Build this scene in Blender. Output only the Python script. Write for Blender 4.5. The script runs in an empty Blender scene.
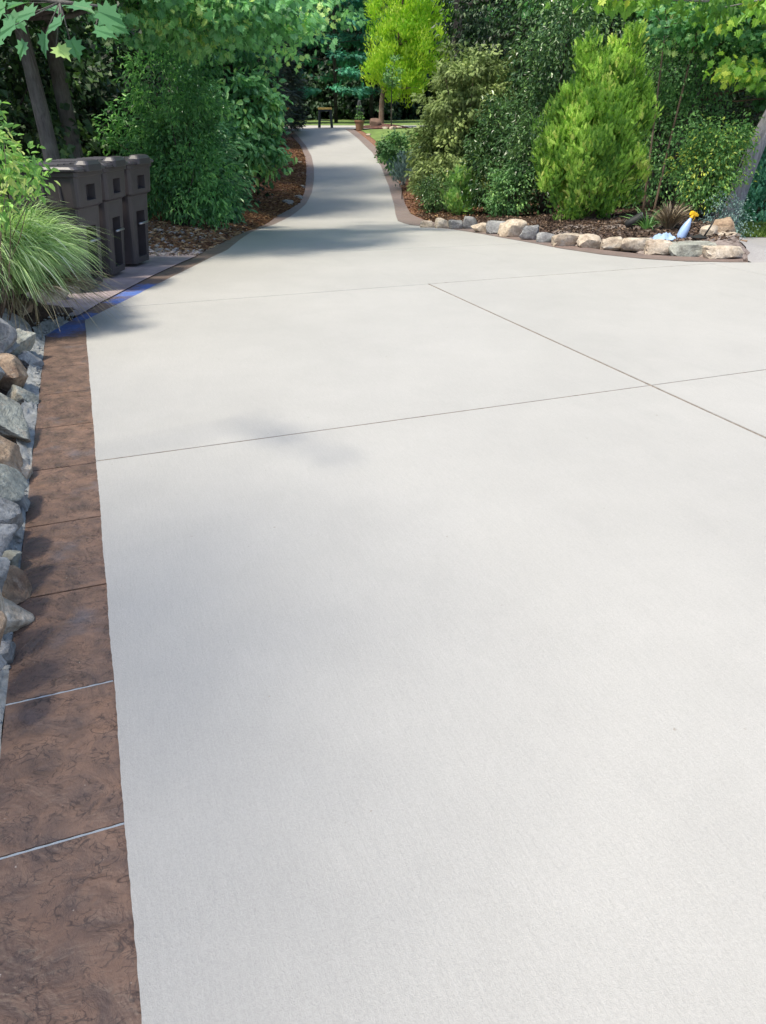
import bpy, bmesh, math, random
import numpy as np
from math import radians, sin, cos, pi, sqrt

# ------------------------------------------------------------------ camera, sky, sun, exposure
C = bpy.context.scene.collection
SC = bpy.context.scene
CAM_H, F, PITCH = 1.45, 735.0, math.atan(392 / 735)
cam_d = bpy.data.cameras.new('camera'); cam = bpy.data.objects.new('camera', cam_d); C.objects.link(cam)
cam.location = (0, 0, CAM_H); cam.rotation_euler = (pi / 2 - PITCH, 0, 0)
cam_d.sensor_fit = 'HORIZONTAL'; cam_d.sensor_width = 36; cam_d.lens = F / 766 * 36
cam_d.clip_end = 600; cam_d.clip_start = 0.05
SC.camera = cam
SUN_EL, SUN_AZ = radians(64), radians(232)          # azimuth clockwise from +Y
world = bpy.data.worlds.new('World'); SC.world = world; world.use_nodes = True
wn = world.node_tree.nodes; bg = wn['Background']
sky = wn.new('ShaderNodeTexSky'); sky.sky_type = 'NISHITA'; sky.sun_disc = False
sky.sun_elevation = SUN_EL; sky.sun_rotation = SUN_AZ; sky.air_density = 1.0; sky.dust_density = 1.8; sky.ozone_density = 1.0
world.node_tree.links.new(sky.outputs[0], bg.inputs[0]); bg.inputs[1].default_value = 0.14
sun_d = bpy.data.lights.new('sun', 'SUN'); sun_d.energy = 3.1; sun_d.angle = radians(8.0); sun_d.color = (1, 0.92, 0.76)
sun = bpy.data.objects.new('sun', sun_d); C.objects.link(sun)
sun.rotation_euler = (pi / 2 - SUN_EL, 0, pi - SUN_AZ)   # lamp looks down -Z
SC.view_settings.view_transform = 'Standard'; SC.view_settings.look = 'None'
SC.view_settings.exposure = 0.84; SC.view_settings.gamma = 1
SC.cycles.max_bounces = 8; SC.cycles.transparent_max_bounces = 4

R = np.random.default_rng(7)

# ------------------------------------------------------------------ terrain
HY = [-50, 9, 12, 14.5, 17, 20, 23, 26, 32, 37.5, 44, 55, 80, 300]
HZ = [0, 0, -.12, -.32, -.5, -.53, -.46, -.27, .35, 1.12, 1.2, 1.32, 2.6, 8]
def h(y):
    """height of the drive's middle line, lightly smoothed"""
    y = np.asarray(y, float)
    return sum(np.interp(y + d, HY, HZ) for d in (-1.2, -.6, 0, .6, 1.2)) / 5
def ray(px, py):
    a = px - 383; b = 512 - py
    return a, F * cos(PITCH) + b * sin(PITCH), F * sin(PITCH) - b * cos(PITCH)
def gp(px, py):
    """where the sight line through a photo point meets the drive's surface"""
    a, fw, dn = ray(px, py)
    last = None
    for Y in np.arange(.3, 120, .02):
        z = CAM_H - dn / fw * Y
        if z <= float(h(Y)):
            return a / fw * Y, Y
    return a / fw * 120, 120
def at(px, py, Y):
    a, fw, dn = ray(px, py)
    return a / fw * Y, Y, CAM_H - dn / fw * Y
def ppm(py, Y):
    return ray(0, py)[1] / Y
AL = math.atan(-314 / 833)
def from_uv(u, v): return (u * sin(AL) + v * cos(AL), u * cos(AL) - v * sin(AL))

LI_px = [(140, 293), (190, 268), (228, 249.5), (256, 230), (280, 221.5), (294, 214), (306, 204), (312, 192), (314, 180), (314, 168), (311.5, 156), (306, 146), (298, 136), (290, 129.3)]
LO_px = [(100, 303), (150, 277), (192, 258), (220, 244), (249, 230.5), (277, 215.5), (290, 209), (300, 202), (304.5, 192), (306, 180), (306.5, 168), (305, 156), (300, 145), (290, 134), (282.5, 129.3)]
RI_px = [(743, 262.5), (687, 261.7), (643, 259), (600, 254.5), (560, 248.5), (500, 237.5), (450, 229), (410, 225), (398, 221), (395.5, 214), (394, 204), (389, 186.5), (381, 166), (372, 152), (359, 139.5), (345, 129.3)]
RO_px = [(743, 257.5), (687, 257.5), (643, 254.5), (600, 250), (560, 244), (500, 233.5), (460, 226), (425, 220.5), (411, 214), (405, 204), (401, 187), (392, 166), (382, 152), (367, 139.5), (353, 129.3)]
def outline(px, pre=[]):
    pts = list(pre) + [gp(*p) for p in px]
    pts.sort(key=lambda p: p[1])
    return np.array([p[0] for p in pts]), np.array([p[1] for p in pts])
v0, v1 = -.15, -.44
Lx, Ly = outline(LI_px, [from_uv(-3, v0), from_uv(6.54, v0)])
Ox, Oy = outline(LO_px, [from_uv(-3, v1), from_uv(6.15, v1)])
Rx, Ry = outline(RI_px); Qx, Qy = outline(RO_px)
def L_in(y): return np.interp(y, Ly, Lx)
def L_out(y): return np.interp(y, Oy, Ox)
def R_in(y): return np.where(np.asarray(y) < Ry[0], 12.0, np.interp(y, Ry, Rx))
def R_out(y): return np.where(np.asarray(y) < Qy[0], 12.0, np.interp(y, Qy, Qx))
YC = Qy[0]                                     # where the right bed begins
END = 37.6
def smooth(a, b, x):
    t = np.clip((np.asarray(x, float) - a) / (b - a), 0, 1); return t * t * (3 - 2 * t)
def bedr(y): return 4.42 + (np.asarray(y) - 9.3) * .16    # right-hand end of the planting bed
def vnoise(x, y, s, seed=0):
    x = np.asarray(x) / s; y = np.asarray(y) / s
    return (np.sin(1.7 * x + 2.3 * y + seed) + np.sin(2.9 * x - 1.3 * y + seed * 2.1) + np.sin(-.7 * x + 3.7 * y + seed * .7)) / 3
def g(x, y):
    """ground height everywhere"""
    x = np.asarray(x, float); y = np.asarray(y, float)
    base = h(y) - .05
    dl = L_out(y) - x; dr = x - R_out(y)
    wall = smooth(6.6, 6.0, y)
    left_near = wall * (.08 * smooth(.0, .12, dl) + .50 * smooth(.12, .75, dl) + .25 * smooth(.8, 2.5, dl))
    bins = (1 - wall) * smooth(10.2, 9.6, y) * (.052 * smooth(-.01, .0, dl) + .25 * smooth(1.3, 2.5, dl))
    left_far = smooth(9.6, 11.5, y) * smooth(END + 1, END - 2, y) * (.06 * smooth(0, .2, dl) + .14 * np.clip(dl, 0, 6) + .02 * vnoise(x, y, .35, 3) * smooth(.2, .6, dl))
    inb = smooth(bedr(y) + .15, bedr(y) - .15, x) * smooth(.16, .42, dr) * (y > YC)
    right = inb * (.14 + .06 * np.clip(dr, 0, 4) + .03 * vnoise(x, y, .4, 1)) * smooth(17, 15, y) + \
        smooth(15, 17, y) * smooth(END + 1, END - 2, y) * (dr > 0) * (.05 * smooth(0, .2, dr) + .07 * np.clip(dr, 0, 6))
    out = (~((dr > -.02) | (dl > -.02))) | (y > END)
    z = base + np.where(dl > 0, left_near + bins + left_far, 0) + np.where(dr > 0, right, 0)
    rgt = (x > bedr(y) - .1) & (y < 16) & (y > YC - .02)
    z = np.where(rgt, z + .045, z)
    z = np.where(y > END + 6, z + .05, z)
    hill = 2.2 * smooth(6, 30, np.abs(x) - 2) * smooth(5, 20, y)
    return z + hill

# ------------------------------------------------------------------ object helpers
def tag(o, label=None, cat=None, group=None, kind=None):
    if label: o['label'] = label
    if cat: o['category'] = cat
    if group: o['group'] = group
    if kind: o['kind'] = kind
    return o
def empty(name, loc, label, cat, group=None, rz=0):
    o = bpy.data.objects.new(name, None); C.objects.link(o)
    o.location = loc; o.rotation_euler = (0, 0, rz); o.empty_display_size = .1
    return tag(o, label, cat, group)
class MB:
    """collects vertices and faces, links them as ONE mesh object"""
    def __init__(s): s.V = []; s.L = []; s.S = []; s.n = 0; s.A = []
    def add(s, V, faces, a=0.5):
        V = np.asarray(V, float).reshape(-1, 3)
        for f in faces:
            s.L.append(np.asarray(f, int) + s.n); s.S.append(len(f)); s.A.append(a)
        s.V.append(V); s.n += len(V); return s
    def add_many(s, V, lens, loops, attr):
        s.V.append(V); s.L.append(loops + s.n); s.S.extend(lens.tolist()); s.A.extend(attr.tolist()); s.n += len(V); return s
    def box(s, c, d, rot=None, a=.5):
        v = np.array([[i, j, k] for i in (-.5, .5) for j in (-.5, .5) for k in (-.5, .5)]) * np.array(d)
        if rot is not None: v = v @ np.asarray(rot).T
        return s.add(v + np.array(c), [(0, 1, 3, 2), (4, 6, 7, 5), (0, 4, 5, 1), (2, 3, 7, 6), (0, 2, 6, 4), (1, 5, 7, 3)], a)
    def tube(s, pts, rad, seg=8, cap=True, wob=0):
        pts = np.asarray(pts, float); n = len(pts); rad = np.broadcast_to(rad, (n,)).astype(float)
        V = []; up = np.array([0.13, .31, 1.])
        T = np.gradient(pts, axis=0)
        a0 = None
        for i in range(n):
            t = T[i] / (np.linalg.norm(T[i]) + 1e-9)
            if a0 is None:
                a0 = np.cross(t, up if abs(t[2]) < .9 else np.array([1., 0, 0]))
            a0 = a0 - t * np.dot(a0, t); a0 /= np.linalg.norm(a0); b0 = np.cross(t, a0)
            for k in range(seg):
                th = 2 * pi * k / seg
                r = rad[i] * (1 + (wob * sin(3 * th + i * .7) + wob * R.uniform(-.5, .5) if wob else 0))
                V.append(pts[i] + r * (cos(th) * a0 + sin(th) * b0))
        fs = [(i * seg + k, i * seg + (k + 1) % seg, (i + 1) * seg + (k + 1) % seg, (i + 1) * seg + k) for i in range(n - 1) for k in range(seg)]
        if cap: fs += [tuple(range(seg))[::-1], tuple((n - 1) * seg + k for k in range(seg))]
        return s.add(V, fs)
    def loft(s, sections, cap=True):
        n = len(sections[0]); V = [p for sec in sections for p in sec]
        fs = [(i * n + k, i * n + (k + 1) % n, (i + 1) * n + (k + 1) % n, (i + 1) * n + k) for i in range(len(sections) - 1) for k in range(n)]
        if cap: fs += [tuple(range(n))[::-1], tuple((len(sections) - 1) * n + k for k in range(n))]
        return s.add(V, fs)
    def build(s, name, mat, parent=None, loc=None, smooth=False, bevel=0, sharp=None):
        me = bpy.data.meshes.new(name)
        V = np.concatenate(s.V) if s.V else np.zeros((0, 3)); L = np.concatenate(s.L); S = np.array(s.S)
        me.vertices.add(len(V)); me.vertices.foreach_set('co', V.astype(np.float32).ravel())
        me.loops.add(len(L)); me.loops.foreach_set('vertex_index', L.astype(np.int32))
        me.polygons.add(len(S)); st = np.concatenate([[0], np.cumsum(S)[:-1]]); me.polygons.foreach_set('loop_start', st.astype(np.int32))
        me.update(calc_edges=True)
        at_ = me.attributes.new('v', 'FLOAT', 'FACE'); at_.data.foreach_set('value', np.array(s.A, np.float32))
        me.polygons.foreach_set('use_smooth', np.full(len(S), smooth))
        me.validate()
        me.materials.append(mat)
        o = bpy.data.objects.new(name, me); C.objects.link(o)
        if parent: o.parent = parent
        if loc is not None: o.location = loc
        if bevel:
            m = o.modifiers.new('bevel', 'BEVEL'); m.width = bevel; m.segments = 2; m.limit_method = 'ANGLE'; m.angle_limit = radians(35)
        if sharp and smooth:
            try: me.set_sharp_from_angle(angle=radians(sharp))
            except Exception: pass
        return o

# ------------------------------------------------------------------ materials
def mat(name):
    m = bpy.data.materials.new(name); m.use_nodes = True
    nt = m.node_tree; return m, nt, nt.nodes, nt.links, nt.nodes['Principled BSDF']
def nd(nt, t, **kw):
    n = nt.nodes.new(t)
    for k, v in kw.items():
        if k.startswith('i_'):
            key = k[2:].replace('_', ' ')
            n.inputs[key].default_value = v
        else: setattr(n, k, v)
    return n
def ramp(nt, fac, stops):
    r = nt.nodes.new('ShaderNodeValToRGB'); e = r.color_ramp.elements
    while len(e) < len(stops): e.new(.5)
    for i, (p, c) in enumerate(stops):
        e[i].position = p; e[i].color = (c[0], c[1], c[2], 1) if hasattr(c, '__len__') else (c, c, c, 1)
    nt.links.new(fac, r.inputs[0]); return r.outputs[0]
def mix(nt, fac, a, b, mode='MIX'):
    m = nt.nodes.new('ShaderNodeMix'); m.data_type = 'RGBA'; m.blend_type = mode
    for sock, v in ((m.inputs[0], fac), (m.inputs[6], a), (m.inputs[7], b)):
        if hasattr(v, 'is_linked') or hasattr(v, 'links'): nt.links.new(v, sock)
        elif hasattr(v, '__len__'): sock.default_value = (v[0], v[1], v[2], 1)
        else: sock.default_value = v
    return m.outputs[2]
def math_(nt, op, a, b=None, c=None):
    m = nt.nodes.new('ShaderNodeMath'); m.operation = op
    for i, v in enumerate((a, b, c)):
        if v is None: continue
        if hasattr(v, 'links'): nt.links.new(v, m.inputs[i])
        else: m.inputs[i].default_value = v
    return m.outputs[0]
def noise(nt, vec, scale, detail=4, rough=.55, dist=0, out=0):
    n = nd(nt, 'ShaderNodeTexNoise', i_Scale=scale, i_Detail=detail, i_Roughness=rough, i_Distortion=dist)
    nt.links.new(vec, n.inputs['Vector']); return n.outputs[out]
def pos(nt): return nt.nodes.new('ShaderNodeNewGeometry').outputs['Position']
def objc(nt): return nt.nodes.new('ShaderNodeTexCoord').outputs['Object']
def mapping(nt, vec, scale=(1, 1, 1), rot=(0, 0, 0), loc=(0, 0, 0)):
    m = nt.nodes.new('ShaderNodeMapping'); m.inputs['Scale'].default_value = scale; m.inputs['Rotation'].default_value = rot; m.inputs['Location'].default_value = loc
    nt.links.new(vec, m.inputs[0]); return m.outputs[0]
def bump(nt, hgt, strength, dist, chain=None):
    b = nt.nodes.new('ShaderNodeBump'); b.inputs['Strength'].default_value = strength; b.inputs['Distance'].default_value = dist
    nt.links.new(hgt, b.inputs['Height'])
    if chain is not None: nt.links.new(chain, b.inputs['Normal'])
    return b.outputs[0]
def simple(name, col, rough=.6, metal=0, nscale=6, namp=.15, bstr=.1):
    m, nt, N, Lk, B = mat(name)
    n = noise(nt, objc(nt), nscale)
    c = ramp(nt, n, [(.3, tuple(x * (1 - namp) for x in col)), (.7, tuple(min(1, x * (1 + namp)) for x in col))])
    Lk.new(c, B.inputs['Base Color']); B.inputs['Roughness'].default_value = rough; B.inputs['Metallic'].default_value = metal
    if bstr: Lk.new(bump(nt, noise(nt, objc(nt), nscale * 8), bstr, .004), B.inputs['Normal'])
    return m
def leafmat(name, c0, c1, c2=None, rough=.5, trans=.3, spec=.5):
    m, nt, N, Lk, B = mat(name)
    a = nt.nodes.new('ShaderNodeAttribute'); a.attribute_name = 'v'
    st = [(.05, c0), (.75, c1)] + ([(1., c2)] if c2 else [])
    col = ramp(nt, a.outputs['Fac'], st)
    col = mix(nt, .5, col, ramp(nt, noise(nt, objc(nt), 1.3, 2), [(.3, (.6, .68, .62)), (.7, (1.25, 1.2, 1.0))]), 'MULTIPLY')
    Lk.new(col, B.inputs['Base Color']); B.inputs['Roughness'].default_value = rough
    B.inputs['Specular IOR Level'].default_value = spec
    tr = nt.nodes.new('ShaderNodeBsdfTranslucent'); Lk.new(mix(nt, .6, col, (1.25, 1.4, .7), 'MULTIPLY'), tr.inputs[0])
    ms = nt.nodes.new('ShaderNodeMixShader'); ms.inputs[0].default_value = trans
    Lk.new(B.outputs[0], ms.inputs[1]); Lk.new(tr.outputs[0], ms.inputs[2])
    Lk.new(ms.outputs[0], N['Material Output'].inputs[0]); return m

def concrete_mat():
    m, nt, N, Lk, B = mat('broomed_concrete')
    P = pos(nt)
    al = mapping(nt, P, rot=(0, 0, AL))
    big = noise(nt, P, .55, 3, .5); mid = noise(nt, P, 3.2, 5, .6); tilt = mapping(nt, P, rot=(.4, .3, .9)); fine = noise(nt, tilt, 150, 4, .75, .5); grit = noise(nt, tilt, 380, 2, .8, .4)
    c = ramp(nt, big, [(.3, (.378, .370, .352)), (.7, (.424, .414, .393))])
    c = mix(nt, .55, c, ramp(nt, mid, [(.3, (.93, .93, .93)), (.7, (1.03, 1.03, 1.03))]), 'MULTIPLY')
    broom = noise(nt, mapping(nt, al, scale=(170, 9, 1)), 1, 5, .7, .3)
    c = mix(nt, .8, c, ramp(nt, broom, [(.3, (.93, .93, .93)), (.7, (1.04, 1.04, 1.04))]), 'MULTIPLY')
    c = mix(nt, .8, c, ramp(nt, fine, [(.32, (.87, .87, .87)), (.6, (1.04, 1.04, 1.04))]), 'MULTIPLY')
    # faint tyre scuffs and drips
    sc = noise(nt, mapping(nt, al, scale=(1.2, .35, 1)), 2.2, 6, .62, 1.2)
    c = mix(nt, ramp(nt, sc, [(.56, 0.), (.76, .4)]), c, (.335, .33, .315))
    sep = noise(nt, P, 26, 2, .5)
    c = mix(nt, ramp(nt, sep, [(.76, 0.), (.79, .6)]), c, (.22, .19, .15))
    Lk.new(c, B.inputs['Base Color']); B.inputs['Roughness'].default_value = .55
    B.inputs['Specular IOR Level'].default_value = .35
    b = bump(nt, broom, .30, .002)
    b = bump(nt, grit, .6, .002, b); b = bump(nt, fine, .55, .0028, b); Lk.new(b, B.inputs['Normal'])
    return m
def stain_mask(nt, P, spots):
    tot = None
    for (x, y, r) in spots:
        d = nt.nodes.new('ShaderNodeVectorMath'); d.operation = 'DISTANCE'; Lk = nt.links
        Lk.new(P, d.inputs[0]); d.inputs[1].default_value = (x, y, float(h(y)))
        v = math_(nt, 'SUBTRACT', 1.0, math_(nt, 'DIVIDE', d.outputs['Value'], r))
        v = math_(nt, 'MAXIMUM', v, 0.)
        tot = v if tot is None else math_(nt, 'MAXIMUM', tot, v)
    n = noise(nt, mapping(nt, P, scale=(4, 6.5, 1), rot=(0, 0, -.6)), 1.7, 6, .72, 1.1)
    return ramp(nt, math_(nt, 'ADD', tot, math_(nt, 'MULTIPLY', math_(nt, 'SUBTRACT', n, .5), 1.6)), [(.30, 0.), (.78, .95)])
BLUE = [gp(62, 328) + (.42,), gp(48, 325) + (.3,), gp(84, 317) + (.3,), gp(132, 293) + (.36,), gp(148, 287) + (.3,), gp(118, 301) + (.22,)]
def stamped_mat():
    m, nt, N, Lk, B = mat('stamped_brown_concrete')
    P = pos(nt)
    big = noise(nt, P, 1.7, 4, .6); mid = noise(nt, P, 11, 6, .62, .5)
    c = ramp(nt, big, [(.3, (.105, .066, .050)), (.55, (.150, .098, .073)), (.75, (.195, .118, .078))])
    c = mix(nt, .8, c, ramp(nt, mid, [(.30, (.50, .53, .60)), (.62, (1.28, 1.18, 1.1))]), 'MULTIPLY')
    # slate-like wrinkles: the thin zero-lines of warped noise
    wr = noise(nt, mapping(nt, P, scale=(1, 1.7, 1), rot=(0, 0, AL)), 13, 1.6, .5, 1.3)
    line = ramp(nt, math_(nt, 'ABSOLUTE', math_(nt, 'SUBTRACT', wr, .52)), [(0., 1.), (.030, 0.)])
    wr2 = noise(nt, mapping(nt, P, scale=(1.5, 1, 1), rot=(0, 0, AL + .5)), 21, 1.8, .5, 1.8)
    line2 = ramp(nt, math_(nt, 'ABSOLUTE', math_(nt, 'SUBTRACT', wr2, .55)), [(0., 1.), (.026, 0.)])
    gate = ramp(nt, noise(nt, P, 14, 4, .65), [(.40, 0.), (.55, 1.)])
    lines = math_(nt, 'MULTIPLY', math_(nt, 'MAXIMUM', line, line2), gate)
    c = mix(nt, math_(nt, 'MULTIPLY', lines, .8), c, (.026, .016, .014))
    c = mix(nt, ramp(nt, noise(nt, P, 4.3, 3), [(.60, 0.), (.74, .45)]), c, (.12, .12, .14))
    c = mix(nt, ramp(nt, noise(nt, P, 55, 2), [(.74, 0.), (.78, .6)]), c, (.5, .44, .38))
    # sunlit look of the far stretch painted into its colour: paler, greyer
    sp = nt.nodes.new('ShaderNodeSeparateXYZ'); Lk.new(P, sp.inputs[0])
    far_sun = ramp(nt, math_(nt, 'DIVIDE', sp.outputs[1], 40.), [(.10, 0.), (.2, .35), (.45, .6)])
    c = mix(nt, far_sun, c, (.26, .215, .205))
    c = mix(nt, math_(nt, 'MULTIPLY', stain_mask(nt, P, BLUE), .85), c, (.075, .17, .52))
    Lk.new(c, B.inputs['Base Color'])
    Lk.new(ramp(nt, mid, [(.3, .42), (.7, .68)]), B.inputs['Roughness'])
    b = bump(nt, noise(nt, P, 7, 3, .5, 1.2), .8, .02); b = bump(nt, mid, .7, .014, b); b = bump(nt, lines, -.9, .006, b); b = bump(nt, noise(nt, P, 90, 4, .7), .35, .003, b)
    Lk.new(b, B.inputs['Normal']); return m
def ground_mat():
    m, nt, N, Lk, B = mat('mulch_and_soil')
    P = pos(nt)
    n1 = noise(nt, P, 14, 6, .7); n2 = noise(nt, P, 1.1, 3)
    red = ramp(nt, n1, [(.25, (.08, .040, .026)), (.5, (.20, .100, .062)), (.75, (.34, .19, .125))])
    dark = ramp(nt, n1, [(.25, (.02, .012, .009)), (.5, (.06, .035, .025)), (.75, (.15, .095, .07))])
    sp = nt.nodes.new('ShaderNodeSeparateXYZ'); Lk.new(P, sp.inputs[0])
    yy = math_(nt, 'DIVIDE', sp.outputs[1], 40.)
    isred = math_(nt, 'MULTIPLY', ramp(nt, yy, [(.30, 0.), (.42, 1.)]), ramp(nt, math_(nt, 'ADD', math_(nt, 'DIVIDE', sp.outputs[0], 40.), .5), [(0., 1.), (.60, 1.), (.64, .0)]))
    c = mix(nt, isred, dark, red)
    # pale gravelly dirt along the left edge past the bins
    gm = math_(nt, 'MULTIPLY', ramp(nt, yy, [(.2, 0.), (.24, 1.), (.36, 1.), (.42, 0.)]), ramp(nt, math_(nt, 'ADD', n2, math_(nt, 'MULTIPLY', math_(nt, 'SUBTRACT', n1, .5), .7)), [(.42, 0.), (.55, 1.)]))
    c = mix(nt, math_(nt, 'MULTIPLY', gm, .7), c, (.34, .29, .27))
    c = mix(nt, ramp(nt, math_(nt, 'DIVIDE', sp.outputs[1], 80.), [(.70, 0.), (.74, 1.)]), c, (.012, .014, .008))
    Lk.new(c, B.inputs['Base Color']); B.inputs['Roughness'].default_value = .95
    Lk.new(bump(nt, n1, .9, .03), B.inputs['Normal']); return m
def rock_mat(name, c0, c1, c2, lich=(.30, .34, .30)):
    m, nt, N, Lk, B = mat(name)
    P = nt.nodes.new('ShaderNodeTexCoord').outputs['Object']; oi = nt.nodes.new('ShaderNodeObjectInfo')
    add = nt.nodes.new('ShaderNodeVectorMath'); add.operation = 'ADD'; Lk.new(P, add.inputs[0])
    sc = nt.nodes.new('ShaderNodeVectorMath'); sc.operation = 'SCALE'; Lk.new(oi.outputs['Location'], sc.inputs[0]); sc.inputs['Scale'].default_value = 3.7
    Lk.new(sc.outputs[0], add.inputs[1]); P = add.outputs[0]
    n = noise(nt, P, 5, 6, .62, .6); f = noise(nt, P, 38, 4, .7)
    strat = noise(nt, mapping(nt, P, scale=(1, 1, 6), rot=(.5, .2, 0)), 3.5, 4, .6)
    c = ramp(nt, n, [(.28, c0), (.5, c1), (.72, c2)])
    c = mix(nt, .85, c, ramp(nt, f, [(.3, (.55, .55, .55)), (.65, (1.2, 1.2, 1.2))]), 'MULTIPLY')
    c = mix(nt, .6, c, ramp(nt, noise(nt, P, 15, 4, .7, 1.0), [(.3, (.6, .58, .56)), (.6, (1.15, 1.15, 1.15))]), 'MULTIPLY')
    c = mix(nt, ramp(nt, strat, [(.5, 0.), (.7, .5)]), c, c1)
    c = mix(nt, ramp(nt, noise(nt, P, 9, 5, .7), [(.58, 0.), (.66, .55)]), c, lich)
    Lk.new(c, B.inputs['Base Color']); B.inputs['Roughness'].default_value = .85
    b = bump(nt, n, .8, .035); b = bump(nt, noise(nt, P, 15, 5, .7, 1.0), .7, .02, b); b = bump(nt, f, .7, .008, b); Lk.new(b, B.inputs['Normal']); return m
def bark_mat(name, c0, c1):
    m, nt, N, Lk, B = mat(name)
    P = objc(nt)
    n = noise(nt, mapping(nt, P, scale=(9, 9, 1.6)), 2.2, 6, .65, .8); l = noise(nt, P, 3, 4)
    c = ramp(nt, n, [(.3, c0), (.62, c1)])
    c = mix(nt, ramp(nt, l, [(.5, 0.), (.68, .5)]), c, (.16, .17, .14))
    Lk.new(c, B.inputs['Base Color']); B.inputs['Roughness'].default_value = .9
    Lk.new(bump(nt, n, .9, .02), B.inputs['Normal']); return m
def grey_path_mat():
    m, nt, N, Lk, B = mat('grey_aggregate')
    P = pos(nt); n = noise(nt, P, 60, 4, .7); b2 = noise(nt, P, 1.2, 3)
    c = mix(nt, .7, ramp(nt, b2, [(.3, (.27, .26, .26)), (.7, (.34, .325, .32))]), ramp(nt, n, [(.3, (.7, .7, .7)), (.7, (1.2, 1.2, 1.2))]), 'MULTIPLY')
    Lk.new(c, B.inputs['Base Color']); B.inputs['Roughness'].default_value = .85
    Lk.new(bump(nt, n, .4, .004), B.inputs['Normal']); return m

M_CON = concrete_mat(); M_BAND = stamped_mat(); M_GND = ground_mat(); M_PATH = grey_path_mat()
M_PADPINK = simple('pinkish_grey_concrete', (.33, .27, .28), .8, nscale=5, namp=.2, bstr=.3)
M_MORTAR = simple('pale_mortar', (.27, .275, .27), .95, nscale=22, namp=.35, bstr=.9)
M_LAWN = simple('lawn_turf', (.13, .20, .05), .95, nscale=3, namp=.3, bstr=.6)
M_TAN = rock_mat('tan_stone', (.27, .20, .15), (.48, .40, .31), (.62, .56, .48), (.44, .42, .38))
M_GREY = rock_mat('grey_stone', (.13, .13, .135), (.27, .27, .27), (.42, .42, .41), (.25, .28, .25))
M_BLUEGREY = rock_mat('blue_grey_stone', (.13, .13, .13), (.27, .275, .275), (.42, .42, .40), (.40, .38, .33))
M_ORANGE = rock_mat('ochre_stone', (.17, .105, .07), (.36, .26, .175), (.52, .42, .32), (.40, .33, .26))
M_GREEN = rock_mat('green_grey_stone', (.17, .165, .145), (.31, .32, .28), (.43, .44, .39), (.44, .36, .27))
M_BARK = bark_mat('grey_bark', (.035, .032, .028), (.12, .11, .103))
M_BARKP = bark_mat('pale_bark', (.13, .12, .13), (.33, .31, .34))
M_BARKD = bark_mat('dark_bark', (.018, .014, .012), (.06, .05, .04))
M_BARKB = bark_mat('brown_bark', (.07, .045, .03), (.20, .14, .10))

# ------------------------------------------------------------------ drive, band, ground
def grid_mesh(name, rows, material, zf, joints=(), loc=(0, 0, 0)):
    """rows: list of arrays of (x, y) with equal length; joints: (axis, offset, lo, hi, w, depth) in drive coordinates"""
    bm = bmesh.new(); vs = []
    for r in rows: vs.append([bm.verts.new((p[0], p[1], 0)) for p in r])
    for i in range(len(vs) - 1):
        for k in range(len(vs[0]) - 1):
            try: bm.faces.new((vs[i][k], vs[i][k + 1], vs[i + 1][k + 1], vs[i + 1][k]))
            except ValueError: pass
    low = {}
    ud = np.array([sin(AL), cos(AL)]); vd = np.array([cos(AL), -sin(AL)])
    for (ax, off, lo, hi, w, dep) in joints:
        n = ud if ax == 'u' else vd; t = vd if ax == 'u' else ud
        for s in (-w, -w * .55, w * .55, w):
            p = n * (off + s)
            bmesh.ops.bisect_plane(bm, geom=bm.verts[:] + bm.edges[:] + bm.faces[:], plane_co=(p[0], p[1], 0), plane_no=(n[0], n[1], 0), dist=1e-6)
    for v in bm.verts:
        q = np.array([v.co.x, v.co.y]); z = float(zf(q[0], q[1]))
        for (ax, off, lo, hi, w, dep) in joints:
            n = ud if ax == 'u' else vd; t = vd if ax == 'u' else ud
            if abs(q @ n - off) < w * .7 and lo - 1e-4 <= q @ t <= hi + 1e-4: z -= dep
        v.co.z = z
    me = bpy.data.meshes.new(name); bm.to_mesh(me); bm.free(); me.materials.append(material)
    o = bpy.data.objects.new(name, me); C.objects.link(o); o.location = loc
    return tag(o, kind='structure')
def wob(y): return .0006 * np.sin(y * 61 + 3 * np.sin(y * 7)) + .0006 * np.sin(y * 147 + 4 * np.sin(y * 11)) + .0016 * np.sin(y * 9.3 + np.sin(y * 3.1))
ys = np.concatenate([np.arange(-1.5, 0, .3), np.arange(0, 3.5, .015), np.arange(3.5, 9, .05), np.arange(9, END, .25), [END]])
ys = np.unique(np.concatenate([ys, Ly[(Ly > -1.5) & (Ly < END)], Ry, Qy[:1], [Ry[0] - .001, Qy[0] - .001]])); ys = ys[ys <= END]
rows = []
for y in ys:
    a = float(L_in(y) + wob(y)); b = float(R_in(y)); t = np.linspace(0, 1, 26)
    rows.append(np.stack([a + (b - a) * t, np.full(26, y)], 1))
J = [('u', 3.52, -.3, 20, .0055, .014), ('u', 6.93, -.3, 20, .007, .010), ('u', 9.45, -.3, 20, .007, .010), ('v', 3.10, -9, 6.93, .011, .030), ('v', 6.64, -9, 6.93, .006, .012)]
grid_mesh('driveway', rows, M_CON, lambda x, y: float(h(y)), J)
rows = []
for y in ys:
    a = float(L_out(y)); b = float(L_in(y) + wob(y)); rows.append(np.array([[a + (b - a) * t, y] for t in (0, .33, .66, 1)]))
BJ = [('u', u, -3, 3, .0045, .012) for u in (.76, 1.315, 1.845, 2.39, 2.93, 3.51, 4.08, 4.66, 5.24, 5.8)]
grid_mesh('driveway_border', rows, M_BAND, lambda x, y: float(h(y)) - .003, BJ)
yr = np.unique(np.concatenate([np.arange(Qy[0], END, .2), Ry, [END]])); yr = yr[(yr >= Qy[0]) & (yr <= END)]
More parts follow.
